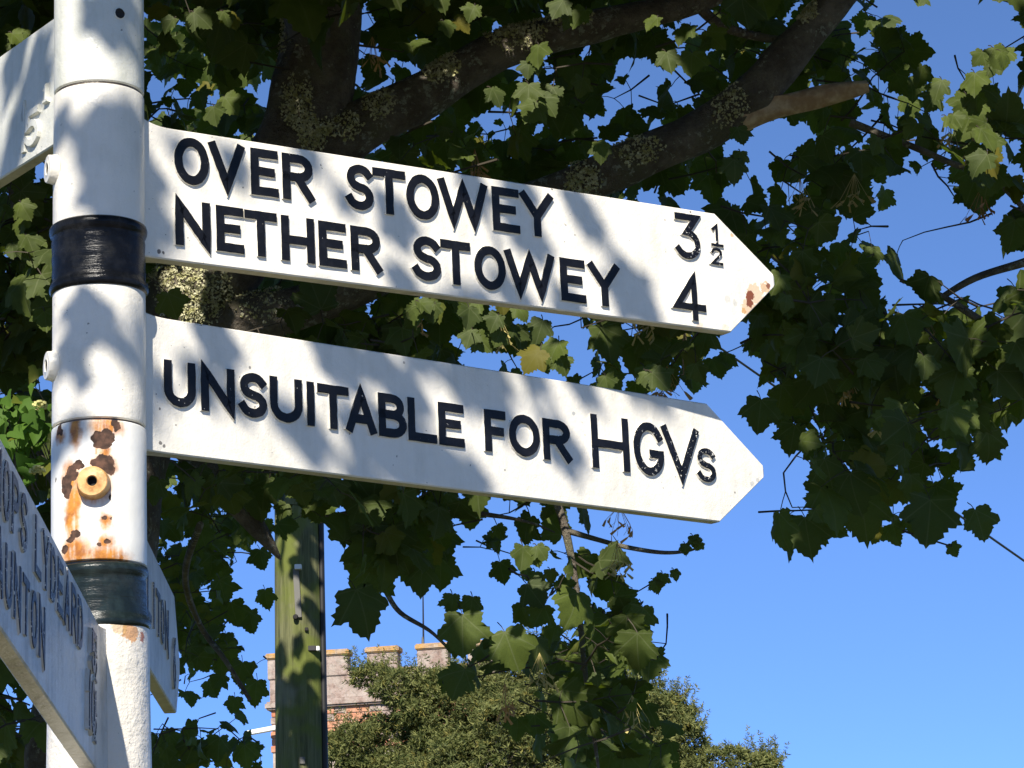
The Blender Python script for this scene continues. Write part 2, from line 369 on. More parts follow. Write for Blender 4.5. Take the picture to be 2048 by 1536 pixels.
def band(y0, y1, r, mat, lean, lab):
    z1, z0 = zat(y0), zat(y1); h = z1 - z0
    pr = [(r - .010, -.001), (r + .001, 0), (r + .0042, .004), (r + .0050, .009), (r + .0035, .0145), (r + .0006, .019), (r + .0002, .024)]
    pr += [(r + .0002 + .0006 * math.sin(k * 2.1), .024 + (h - .044) * k / 8) for k in range(1, 9)]
    pr += [(r + .0012, h - .017), (r + .0035, h - .012), (r + .0042, h - .007), (r + .003, h - .002), (r - .001, h + .001), (r - .010, h + .001)]
    V, Fc = lathe(pr, AX + Z * z0, tilt(lean), 96, wob=.0018, seed=int(y0)); return pmesh('band', V, Fc, mat, ang=70, label=lab)
band(457, 592, R0 * 1.005, M_band, -.6, 'glossy black painted band')
band(1140, 1266, R0 * 1.03, M_band2, -2.6, 'dark green-black painted band')

def boss(parent, z, az, mat, r=.0225, h=.015, hole=.0075, base=.0665):
    d = Vector((math.sin(az), math.cos(az), 0))
    pr = [(r + .002, 0), (r + .0012, h * .35), (r, h * .55), (r - .0007, h - .0012), (r - .002, h), (hole + .0035, h), (hole + .0025, h + .0006), (hole + .0012, h - .001), (hole, h - .003), (hole * .97, h - .012)]
    V, Fc = lathe(pr, AX + Z * z + d * base, d, 48, xref=Z, wob=.006, seed=int(z * 100)); b = len(V) - 48; cap(Fc, b, 48, False)
    me = mesh('boss', V, Fc, [mat, M_hole], [0] * (48 * 7) + [1] * (48 * 2) + [1]); autosmooth(me, 40); return obj('boss', me, parent)

ARMS = {}
class Arm:
    """vertical plate: u runs outwards from the post axis, v upwards; points on the visible face"""
    def __init__(s, az, droop, zc, side, half):
        az, dr = math.radians(az), math.radians(droop); d = Vector((math.sin(az), math.cos(az), 0))
        s.az = az; s.u = d * math.cos(dr) - Z * math.sin(dr); s.w = d * math.sin(dr) + Z * math.cos(dr)
        s.n = s.u.cross(s.w) * side; s.side = side; s.half = half; s.c = Vector((PX, PY, zc))
    def P(s, u, v, e=0.0): return s.c + s.u * u + s.w * v + s.n * (s.half + e)
    def uv(s, x, y):
        r = ray(x, y); o_ = s.c + s.n * s.half; t = (o_ - EYE).dot(s.n) / r.dot(s.n); q = EYE + r * t - o_
        return q.dot(s.u), q.dot(s.w)
    def build(s, prof, mats, label, chips=()):
        """prof: list of (u, v_bottom, v_top, half thickness factor)"""
        V, Fc, I = [], [], []; ch = .0022; nseg = 6
        ring = None
        for (u, b, t_, k) in prof:
            h = s.half * k; c = min(ch, (t_ - b) * .3)
            sec = [(h - c, b)] + [(h, b + c + (t_ - b - 2 * c) * q / nseg) for q in range(nseg + 1)] + [(h - c, t_), (-h + c, t_)] + [(-h, t_ - c - (t_ - b - 2 * c) * q / nseg) for q in range(nseg + 1)] + [(-h + c, b)]
            ring = len(sec)
            for (e, v) in sec:
                V.append(s.c + s.u * u + s.w * v + s.n * e)
        for i in range(len(prof) - 1):
            for k in range(ring):
                a, b_ = i * ring + k, i * ring + (k + 1) % ring
                Fc.append((a, b_, b_ + ring, a + ring)); I.append(1 if k in (ring - 1,) else 0)
        Fc.append(tuple(range(ring))); I.append(0); e = (len(prof) - 1) * ring; Fc.append(tuple(range(e, e + ring))); I.append(1)
        me = mesh('arm', V, Fc, mats, I); fixn(me); autosmooth(me, 25); s.o = obj('arm', me, fp, label=label); return s.o

def plate_profile(arm, H, u_root, u_tr, u_br, u_tip, v_tip, blunt=.010, flare=.012, taperlen=.05):
    h = H / 2; P_ = []
    for k in range(9):                                   # root: swells into the collar
        q = k / 8; u = .045 + (u_root + taperlen - .045) * q; sw = (1 - q) ** 2.4
        P_.append((u, -h - flare * .25 * sw, h + flare * sw, 1 + 1.5 * sw))
    ua, ub = min(u_tr, u_br), max(u_tr, u_br)
    for q in (.12, .25, .4, .5, .6, .75, .88, 1.0):
        u0 = u_root + taperlen; P_.append((u0 + (ua - u0) * q, -h, h, 1))
    def top(u): return h if u <= u_tr else h + (v_tip + blunt - h) * (u - u_tr) / (u_tip - u_tr)
    def bot(u): return -h if u <= u_br else -h + (v_tip - blunt + h) * (u - u_br) / (u_tip - u_br)
    for u in sorted({ub, ub + (u_tip - ub) * .35, ub + (u_tip - ub) * .7, u_tip - .004}): P_.append((u, bot(u), top(u), 1))
    P_.append((u_tip, bot(u_tip - .004) + .004, top(u_tip - .004) - .004, .8))
    return P_

# ---- stroke letters
def arc(cx, cy, rx, ry, a0, a1, n=10):
    return [(cx + rx * math.cos(math.radians(a0 + (a1 - a0) * i / n)), cy + ry * math.sin(math.radians(a0 + (a1 - a0) * i / n))) for i in range(n + 1)]
G = {
 'O': [('c', arc(.5, .5, .5, .5, 90, 450, 32)[:-1])], '0': [('c', arc(.5, .5, .5, .5, 90, 450, 32)[:-1])],
 'V': [[(0, 1), (.5, 0), (1, 1)]],
 'E': [[(1, 1), (0, 1), (0, 0), (1, 0)], [(.02, .52), (.82, .52)]],
 'F': [[(1, 1), (0, 1), (0, 0)], [(.02, .50), (.85, .50)]],
 'R': [[(0, 0), (0, 1), (.5, 1)] + arc(.55, .755, .42, .245, 88, -88, 10) + [(.02, .505)], [(.50, .48), (1, 0)]],
 'P': [[(0, 0), (0, 1), (.5, 1)] + arc(.55, .75, .45, .25, 88, -88, 10) + [(.02, .49)]],
 'B': [[(.02, 0), (0, 0), (0, 1), (.45, 1)] + arc(.5, .765, .40, .235, 88, -88, 9) + [(.04, .53)], [(.5, .53)] + arc(.55, .265, .45, .265, 86, -88, 9) + [(0, 0)]],
 'D': [('c', [(0, 0), (0, 1), (.4, 1)] + arc(.4, .5, .6, .5, 80, -80, 12) + [(.4, 0)])],
 'S': [arc(.52, .755, .46, .245, 28, 250, 14)[:-1] + [(.5, .5)] + arc(.48, .25, .50, .25, 68, -160, 14)],
 's': [arc(.52, .755, .46, .245, 25, 250, 12)[:-1] + [(.5, .5)] + arc(.48, .25, .50, .25, 68, -158, 12)],
 'T': [[(0, 1), (1, 1)], [(.5, .97), (.5, 0)]],
 'W': [[(0, 1), (.25, 0), (.5, .92), (.75, 0), (1, 1)]],
 'Y': [[(0, 1), (.5, .46), (1, 1)], [(.5, .5), (.5, 0)]],
 'N': [[(0, 0), (0, 1), (1, 0), (1, 1)]],
 'H': [[(0, 0), (0, 1)], [(1, 0), (1, 1)], [(.02, .47), (.98, .47)]],
 'U': [[(0, 1), (0, .38)] + arc(.5, .36, .5, .36, 180, 360, 14) + [(1, .38), (1, 1)]],
 'I': [[(.5, 0), (.5, 1)]], '1': [[(.05, .78), (.5, 1), (.5, 0)]],
 'i': [[(.2, .82), (.55, 1), (.55, 0)], [(.05, 0), (1, 0)]],
 'A': [[(0, 0), (.5, 1), (1, 0)], [(.2, .28), (.8, .28)]],
 'L': [[(0, 1), (0, 0), (1, 0)]],
 'G': [arc(.5, .5, .5, .5, 35, 325, 24) + [(.95, .30), (.95, .40), (.62, .40)]],
 '3': [[(.02, 1), (.95, 1), (.45, .60)] + arc(.45, .30, .53, .30, 75, -150, 14)],
 '4': [[(.68, 0), (.68, 1), (0, .26), (1, .26)]],
 '2': [arc(.5, .72, .46, .28, 165, -25, 12) + [(.0, 0), (1, 0)]],
 '5': [[(.92, 1), (.12, 1), (.06, .56)] + arc(.46, .32, .5, .32, 125, -150, 14)],
 '6': [('c', arc(.5, .31, .5, .31, 90, 450, 20)[:-1]), [(.85, 1), (.3, .78), (.02, .35)]],
}
def stroke_mesh(strokes, X, Y, sw, h, P, mats, jit=.0004, seed=0):
    """X, Y map glyph space to plate metres; raised h; top black, flanks white"""
    r_ = random.Random(seed); V, Fc, I = [], [], []
    for si, st in enumerate(strokes):
        closed = isinstance(st, tuple); pts = [(X(a), Y(b)) for a, b in (st[1] if closed else st)]
        q = []
        n = len(pts)
        for i in range(n if closed else n - 1):           # subdivide for an uneven brushed edge
            a, b = Vector(pts[i]), Vector(pts[(i + 1) % n]); m = max(1, int((b - a).length / .008))
            for k in range(m): q.append((a.lerp(b, k / m)))
        if not closed: q.append(Vector(pts[-1]))
        if not closed:
            q[0] = q[0] - (q[1] - q[0]).normalized() * sw * .48; q[-1] = q[-1] + (q[-1] - q[-2]).normalized() * sw * .48
        L = len(q); hh = h + .00018 * si; b0 = len(V)
        for i, p in enumerate(q):
            if closed: d0, d1 = (p - q[i - 1]).normalized(), (q[(i + 1) % L] - p).normalized()
            else: d0 = (p - q[i - 1]).normalized() if i else (q[1] - p).normalized(); d1 = (q[i + 1] - p).normalized() if i < L - 1 else d0
            n0, n1 = Vector((-d0.y, d0.x)), Vector((-d1.y, d1.x)); mt = (n0 + n1)
            mt = mt.normalized() if mt.length > .05 else n0; k = 1 / max(.42, mt.dot(n0))
            for sd_, (e, ins) in ((1, (-.001, -.0012)), (1, (hh - .0012, 0)), (1, (hh, .0007)), (-1, (hh, .0007)), (-1, (hh - .0012, 0)), (-1, (-.001, -.0012))):
                off = (sw / 2 - ins) * k + r_.uniform(-jit, jit); c = p + mt * off * sd_
                V.append(P(c.x, c.y, e))
        for i in range(L if closed else L - 1):
            a, b = b0 + i * 6, b0 + ((i + 1) % L) * 6
            for k in range(5): Fc.append((a + k, b + k, b + k + 1, a + k + 1)); I.append(0 if 1 <= k <= 3 else 1)
        if not closed:
            for a in (b0, b0 + (L - 1) * 6): Fc.append((a, a + 1, a + 4, a + 5)); I.append(1); Fc.append((a + 1, a + 2, a + 3, a + 4)); I.append(0)
    me = mesh('letter', V, Fc, mats, I); fixn(me); return me
def letter(arm, ch, u0, u1, v0, v1, sw, mats, h=.0048, name=None, flip=False):
    swx = min(sw, (u1 - u0) * .9) if ch != 'I' else sw
    X = lambda a: (u0 + swx / 2 + a * (u1 - u0 - swx)); Y = lambda b: (v0 + sw / 2 + b * (v1 - v0 - sw))
    if flip: X = lambda a: (u1 - swx / 2 - a * (u1 - u0 - swx))
    me = stroke_mesh(G[ch], X, Y, sw, h, arm.P, mats, seed=int(abs(u0) * 9999))
    return obj(name or ('numeral' if ch.isdigit() or ch == 'i' else 'letter'), me, arm.o)

HGT = .2155
# --- arm with the two village names
A1 = Arm(55.05, -1.15, 3.0396, 1, .0125)
tr, br, tp = A1.uv(1430, 425), A1.uv(1462, 664), A1.uv(1550, 561); ht = A1.uv(900, 344)[1]; hb = A1.uv(900, 592)[1]
A1.c = A1.c + A1.w * ((ht + hb) / 2); H1 = ht - hb
tr, br, tp = A1.uv(1430, 425), A1.uv(1462, 664), A1.uv(1550, 561)
def mk(arm, lst): return [(arm.P(*arm.uv(x_, y_)), rad / 1320, colr, amt) for x_, y_, rad, colr, amt in lst]
RU, OR, GY, DK = (.20, .06, .025), (.55, .30, .10), (.40, .40, .38), (.07, .06, .05)
M_arm1 = paint('white_sign_paint_rust_tip', marks=mk(A1, [(1510, 590, 26, OR, .55), (1497, 615, 22, OR, .6), (1530, 576, 15, OR, .7), (1537, 572, 7, RU, .9), (1500, 592, 12, RU, 1), (1499, 606, 12, RU, 1), (1488, 622, 8, OR, .8), (1464, 471, 5, OR, .7), (1454, 598, 9, GY, .5), (1470, 606, 8, GY, .5), (1222, 394, 3, DK, .8), (1381, 424, 2.5, DK, .8), (1318, 405, 2, DK, .7), (1104, 378, 3, DK, .8), (610, 296, 2.5, DK, .7), (486, 375, 2, DK, .7), (1450, 655, 10, OR, .25), (1400, 655, 12, OR, .25), (316, 503, 6, DK, .9), (326, 505, 4, DK, .9), (1150, 470, 2, DK, .6), (1330, 440, 2.5, DK, .6)]))
A1.build(plate_profile(A1, H1, .075, tr[0], br[0], tp[0], tp[1], flare=.018), [M_arm1, M_edge], 'long arm lettered with two village names and mileages')
LM = [M_black, M_white]; LC = [M_blackchip, M_white]
row1 = [('O', 346, 416), ('V', 416, 487), ('E', 499, 554), ('R', 562, 625), ('S', 689, 745), ('T', 743, 809), ('O', 810, 876), ('W', 875, 973), ('E', 982, 1036), ('Y', 1039, 1104)]
row2 = [('N', 348, 419), ('E', 430, 485), ('T', 487, 552), ('H', 560, 627), ('E', 635, 690), ('R', 699, 760), ('S', 822, 880), ('T', 879, 939), ('O', 946, 1009), ('W', 1008, 1107), ('E', 1118, 1168), ('Y', 1175, 1237)]
def row(arm, letters, top, bot, sw, mats):
    """top, bot: two photograph points on the row's top and base lines"""
    v1a, v1b = [arm.uv(*p) for p in top]; v0a, v0b = [arm.uv(*p) for p in bot]
    def lin(a, b, u): return a[1] + (b[1] - a[1]) * (u - a[0]) / (b[0] - a[0])
    (xa, ya), (xb, yb) = top[0], top[1]; (xc, yc), (xd, yd) = bot[0], bot[1]
    for it in letters:
        ch, x0, x1 = it[:3]; mt = it[3] if len(it) > 3 else mats
        ym = lambda x: .5 * (ya + (yb - ya) * (x - xa) / (xb - xa) + yc + (yd - yc) * (x - xc) / (xd - xc))
        u0, u1 = arm.uv(x0, ym(x0))[0], arm.uv(x1, ym(x1))[0]; um = (u0 + u1) / 2
        letter(arm, ch, min(u0, u1), max(u0, u1), lin(v0a, v0b, um), lin(v1a, v1b, um), sw, mt)
row(A1, row1, [(502, 296), (984, 373)], [(500, 389), (982, 461)], .0150, LM)
row(A1, row2, [(350, 398), (1119, 515)], [(349, 490), (1118, 601)], .0150, LM)
def one(arm, ch, x0, x1, y0, y1, sw, mats, **k):
    a, b = arm.uv(x0, (y0 + y1) / 2), arm.uv(x1, (y0 + y1) / 2); xm = (x0 + x1) / 2
    letter(arm, ch, a[0], b[0], arm.uv(xm, y1)[1], arm.uv(xm, y0)[1], sw, mats, **k)
one(A1, '3', 1348, 1398, 429, 519, .0125, LC); one(A1, 'i', 1418, 1443, 450, 494, .0055, LC, h=.004); one(A1, '2', 1420, 1443, 496, 531, .0055, LC, h=.004)
one(A1, '4', 1346, 1408, 550, 641, .0125, LM)
boss(col_over, zat(347), math.radians(248), M_white)
# --- arm with the lorry warning
A2 = Arm(49.79, -.68, 2.7334, 1, .0125)
ht = A2.uv(900, 726)[1]; hb = A2.uv(900, 977)[1]; A2.c = A2.c + A2.w * ((ht + hb) / 2); H2 = ht - hb
tr, br, tp = A2.uv(1414, 805), A2.uv(1440, 1042), A2.uv(1529, 943)
M_arm2 = paint('white_sign_paint_chips_shadow', marks=mk(A2, [(1147, 827, 5, GY, .9), (1470, 985, 3, DK, .7), (1505, 968, 7, GY, .6), (1515, 960, 6, GY, .6), (320, 886, 5, DK, .8), (328, 892, 4, DK, .8), (310, 790, 4, DK, .9), (313, 805, 3, DK, .9), (318, 818, 3, DK, .8), (500, 735, 3, DK, .7), (480, 755, 2.5, DK, .6), (510, 815, 3, DK, .6), (352, 850, 2.5, DK, .6), (1170, 870, 2, DK, .6), (1300, 806, 60, GY, .12), (1010, 940, 2.5, DK, .6), (808, 725, 3, DK, .6)]))  # chips and specks; the wide faint grey mark paints a cast shadow
A2.build(plate_profile(A2, H2, .078, tr[0], br[0], tp[0], tp[1], flare=.008), [M_arm2, M_edge], 'arm below it lettered with a warning for lorries')
row3 = [('U', 325, 389), ('N', 399, 467), ('S', 475, 532), ('U', 537, 602), ('I', 610, 627), ('T', 632, 695), ('A', 689, 749), ('B', 754, 810), ('L', 813, 870), ('E', 874, 925), ('F', 966, 1009), ('O', 1015, 1077), ('R', 1083, 1139)]
row(A2, row3, [(326, 719), (966, 818)], [(332, 812), (977, 904)], .0150, LM)
row(A2, [('H', 1180, 1255, LM), ('G', 1264, 1327, LC), ('V', 1322, 1396, LC)], [(1180, 828), (1390, 860)], [(1186, 936), (1330, 957)], .0150, LM)
one(A2, 's', 1391, 1429, 897, 965, .0105, LC)
boss(col_hgv, zat(738), math.radians(248), M_white)
# --- arm receding at top left, bare mileage figures
A3 = Arm(-35.0, .04, 3.2463, -1, .012)
A3.build(plate_profile(A3, .2145, .07, .98, .98, 1.08, 0, flare=.006), [M_old, M_edge], 'grimy arm receding to the left with unpainted figures')
WM = [M_old, M_old]
one(A3, '1', 44, 57, 212, 306, .012, WM); 
A3n = [('5', 55, 84, 218, 292, .012), ('i', 91, 101, 172, 206, .005)]
def oneflip(arm, ch, x0, x1, y0, y1, sw, mats, h=.0065, slope=0.0):
    """for an arm whose u axis runs leftwards in the picture: mirror the glyph so that it reads true"""
    xm, ym = (x0 + x1) / 2, (y0 + y1) / 2
    a, b = arm.uv(x0, ym - slope * (x0 - xm)), arm.uv(x1, ym - slope * (x1 - xm)); u0, u1 = min(a[0], b[0]), max(a[0], b[0])
    letter(arm, ch, u0, u1, arm.uv(xm, y1)[1], arm.uv(xm, y0)[1], sw, mats, h=h, flip=True)
for (ch, x0, x1, y0, y1, sw) in A3n: oneflip(A3, ch, x0, x1, y0, y1, sw, WM, slope=.65)
# bolt hole opposite that arm: a proud near-black disc paints its shade, uncut
d = Vector((math.sin(math.radians(145)), math.cos(math.radians(145)), 0))
V, Fc = lathe([(.0100, .0690), (.0092, .0703), (.0082, .0706), (.0078, .0702)], AX + Z * zat(55), d, 28, xref=Z, wob=.01); cap(Fc, len(V) - 28, 28)
me = mesh('bolt_hole_disc', V, Fc, [M_old, M_hole], [0] * 56 + [1] * 29); autosmooth(me, 50); obj('bolt_hole_disc', me, col_top)
# --- arm receding to the right behind the rusty collar
A4 = Arm(-1.48, .94, 2.5010, 1, .012)
tp = A4.uv(359, 1325)
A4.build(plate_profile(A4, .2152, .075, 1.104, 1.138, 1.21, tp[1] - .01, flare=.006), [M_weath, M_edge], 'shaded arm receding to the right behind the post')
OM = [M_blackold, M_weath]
for i, ch in enumerate('WILLITON'):
    u0 = .34 + i * .079; letter(A4, ch, u0, u0 + .064, -.03, .05, .0135, OM, h=.0035)
letter(A4, '6', 1.035, 1.085, -.075, .02, .0125, OM)
boss(col_rust, zat(987), math.radians(178.5), M_bossrust, r=.0232, h=.023, hole=.0062)
# --- arm coming towards the camera at bottom left
A5 = Arm(178.35, -2.87, 2.2201, -1, .0125)
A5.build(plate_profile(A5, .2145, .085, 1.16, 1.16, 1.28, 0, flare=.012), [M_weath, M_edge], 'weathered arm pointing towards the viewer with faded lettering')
A5.o['label'] = 'weathered arm pointing towards the viewer with faded lettering'
def leftrow(text, u_end, step, wd, v0, v1, sw):
    """reads towards the post: the last letter ends at u_end"""
    u = u_end
    for ch in reversed(text):
        if ch == ' ': u += step * .75; continue
        ww = wd * (.28 if ch == 'I' else 1.0); letter(A5, ch, u, u + ww, v0, v1, sw, OM, h=.0035, flip=True); u += ww + (step - wd)
leftrow('BISHOPS LYDEARD', .335, .0725, .056, .018, .090, .0125)
leftrow('TAUNTON', .725, .0725, .056, -.077, -.006, .0125)
for (ch, u0, u1, v0, v1, sw) in (('5', .205, .252, .012, .074, .012), ('i', .168, .19, .046, .076, .005), ('2', .168, .19, .010, .042, .005),
                                 ('1', .262, .282, -.075, .002, .012), ('0', .205, .252, -.075, .002, .012), ('i', .168, .19, -.038, -.004, .005), ('2', .168, .19, -.077, -.042, .005)):
    letter(A5, ch, u0, u1, v0, v1, sw, OM, h=.0065 if sw > .01 else .004, flip=True)

# ------------------------------------------------------------------ church tower
TY = 80.0
tc0 = at(530, 1380, TY); psi = math.radians(11)
TX = Vector((math.cos(psi), -math.sin(psi), 0)); TN = Vector((math.sin(psi), math.cos(psi), 0))      # along the front, into the tower
ppm = F / TY / 1.03
z_top = at(650, 1303, TY).z; z_emb = at(700, 1345, TY).z; z_str = at(700, 1413, TY).z
TW = 6.4; T0 = Vector((tc0.x, tc0.y, 0))
tw = thing('church_tower', 'battlemented church tower of grey and red stone behind the yew tree', 'church tower', T0 + TX * TW / 2 + TN * TW / 2)
cen = T0 + TX * TW / 2 + TN * TW / 2
def tbox(name, x0, x1, y0, y1, z0, z1, mat, bev=.015, parent=tw):
    return box(name, T0 + TX * (x0 + x1) / 2 + TN * (y0 + y1) / 2 + Z * (z0 + z1) / 2, TX, TN, Z, (x1 - x0) / 2, (y1 - y0) / 2, (z1 - z0) / 2, mat, parent, bev)
tbox('wall', .15, TW - .15, .15, TW - .15, 0, z_str - .02, M_mortar)
tbox('parapet', .10, TW - .10, .10, TW - .10, z_str + .20, z_emb - .12, M_ashlar)
tbox('string_course', -.02, TW + .02, -.02, TW + .02, z_str - .02, z_str + .20, M_ashlar, .05)
per = 101.5 / (F / TY) / math.cos(psi) * 1.0; mw = 66 / (F / TY) / math.cos(psi)
k = 0; x = 0.02
while x + mw < TW + .3:
    x1_ = min(x + mw, TW)
    tbox('merlon', x + .03, x1_ - .03, .08, .50, z_emb - .12, z_top - .16, M_ashlar, .02)
    tbox('merlon_coping', x - .02, x1_ + .02, .02, .56, z_top - .16, z_top + .0, M_coping, .03)
    if x1_ + (per - mw) < TW: tbox('embrasure_sill', x1_ - .01, x + per + .01, .04, .54, z_emb - .12, z_emb - .0, M_coping, .02)
    x += per
y = per
while y < TW - .4:      # left return of the parapet
    tbox('merlon', .08, .50, y + .03, y + mw - .03, z_emb - .12, z_top - .16, M_ashlar, .02); tbox('merlon_coping', .02, .56, y - .02, y + mw + .02, z_top - .16, z_top, M_coping, .03); y += per
r_ = random.Random(3)
for rowi in range(6):
    z1 = z_str - .03 - rowi * .19; x = .12 - (rowi % 2) * .08
    while x < TW - .2:
        L = r_.uniform(.26, .5); x2 = min(x + L, TW - .12)
        tbox('stone', max(x, .1) + .01, x2 - .012, .10 + r_.uniform(0, .03), .3, z1 - .175, z1, M_red if r_.random() < .8 else M_ashlar, .012); x = x2
c = at(524, 1461, TY - .2)
box('waterspout', c, (TX * 1 + Z * .12).normalized(), TN, Z, .42, .09, .06, M_plast, tw, .01)
wv0 = at(846, 1292, TY + 1.5)
wv = thing('weathervane', 'gilded cockerel weathervane on a thin mast above the tower battlements', 'weathervane', wv0)
wvt = at(846, 1190, TY + 1.5)
V, Fc = tube([wv0 - Z * .9, wvt], [.035, .018], 8); obj('mast', mesh('mast', V, Fc, M_cable), wv)
V, Fc = tube([wv0 - Z * .3, wv0 + Z * .25], [.07, .03], 8); obj('mast_foot', mesh('mast_foot', V, Fc, M_galv), wv)
ck = [(-.16, .02), (-.20, .12), (-.13, .10), (-.07, .06), (0, .04), (.06, .09), (.08, .17), (.12, .20), (.15, .15), (.20, .13), (.15, .10), (.12, .02), (.04, -.06), (.01, -.12), (-.03, -.12), (-.03, -.06), (-.11, -.03)]
V = [wvt + TX * a + Z * (b + .1) + TN * e for e in (-.02, .02) for a, b in ck]; n = len(ck)
Fc = [tuple(range(n)), tuple(reversed(range(n, 2 * n)))] + [(i, (i + 1) % n, n + (i + 1) % n, n + i) for i in range(n)]
obj('cockerel', fixn(mesh('cockerel', V, Fc, M_gold)), wv)

# ------------------------------------------------------------------ utility pole
UY = 15.0
b0 = at(600, 1536, UY); tpt = at(584, 60, UY)
dirp = (tpt - b0).normalized(); base = b0 + dirp * (-b0.z / dirp.z)
up_ = thing('utility_pole', 'mossy green wooden utility pole standing behind the signpost', 'utility pole', base)
Lp = (tpt - base).length; pts = [base + dirp * (Lp * i / 24) for i in range(25)]
def rp(i):
    p = pts[i]; return .138 - .034 * (i / 24)
V, Fc = tube(pts, [rp(i) for i in range(25)], 40, .004, 5); me = mesh('pole_shaft', V, Fc, M_pole); autosmooth(me, 50); obj('pole_shaft', me, up_)
crt = RT - dirp * RT.dot(dirp); crt.normalize(); cfw = dirp.cross(crt) * -1
if cfw.y > 0: cfw = -cfw
cp = [p + crt * (rp(i) + .004) + cfw * .03 for i, p in enumerate(pts)]
V, Fc = tube(cp, [.017] * 25, 12, .02, 6); me = mesh('cable_conduit', V, Fc, M_cable); autosmooth(me, 60); obj('cable_conduit', me, up_)
V, Fc = tube([p - crt * .03 + cfw * .012 for p in cp], [.009] * 25, 8, .02, 8); me = mesh('cable', V, Fc, M_cable); autosmooth(me, 60); obj('cable', me, up_)
def on_pole(x, y, out):
    q = at(x, y, UY); k = (q - base).dot(dirp); lat = (q - base - dirp * k).dot(crt); r = .138 - .034 * k / Lp
    return base + dirp * k + crt * lat + cfw * (math.sqrt(max(1e-4, r * r - lat * lat)) + out)
def pbox(name, x, y, w_, h_, d_, mat, lean=0):
    return box(name, on_pole(x, y, d_ * .6), (crt + dirp * lean).normalized(), cfw, (dirp - crt * lean).normalized(), w_ / 800, d_, h_ / 800, mat, up_, .002)
pbox('strap', 598, 1195, 12, 100, .010, M_galv, .05); pbox('strap_cap', 600, 1144, 14, 10, .022, M_plast)
V, Fc = lathe([(.014, 0), (.014, .012), (.011, .02), (0, .021)], on_pole(595, 1243, .012), cfw, 12, xref=dirp); obj('bolt', mesh('bolt', V, Fc, M_hole), up_)
pbox('cleat', 627, 1303, 16, 10, .012, M_cable); pbox('cleat_clip', 638, 1303, 7, 9, .028, M_plast)
pbox('number_plate', 608, 1527, 11, 14, .006, M_galv)
pbox('step_peg', 616, 1266, 7, 7, .01, M_hole)
# wire from the pole to the lower right
wa = at(590, 112, UY) + cfw * .1; wb = at(2120, 1172, 30.0); pts_w = []
for i in range(41):
    t_ = i / 40; pts_w.append(wa.lerp(wb, t_))
V, Fc = tube(pts_w, [.006 + .006 * i / 40 for i in range(41)], 6)
ww = obj('overhead_wire', mesh('overhead_wire', V, Fc, M_cable)); ww['label'] = 'thin black overhead wire slanting down to the lower right across the sky'; ww['category'] = 'wire'

# ------------------------------------------------------------------ sycamore
TR = 7.8
def limb(path, Y0=TR, name='limb', m=6, n=16, noise=.05, mat=None, parent=None, seed=0, label=None):
    """path: (x, y, radius in photo px, distance)"""
    sp = spline([(p[0], p[1], p[2], p[3] if len(p) > 3 else Y0) for p in path], m)
    P_ = [at(a[0], a[1], a[3]) for a in sp]; R = [max(.002, a[2] * a[3] / F * 1.02) for a in sp]
    V, Fc = tube(P_, R, n, noise, seed); me = mesh(name, V, Fc, mat or M_bark); autosmooth(me, 70)
    return obj(name, me, parent, label=label), P_, R
foot = at(150, 1536, TR); foot = Vector((foot.x - .15, foot.y, 0))
syc = thing('sycamore_tree', 'sycamore tree with lichened limbs and dense dark leaves hanging behind the signs', 'tree', foot)
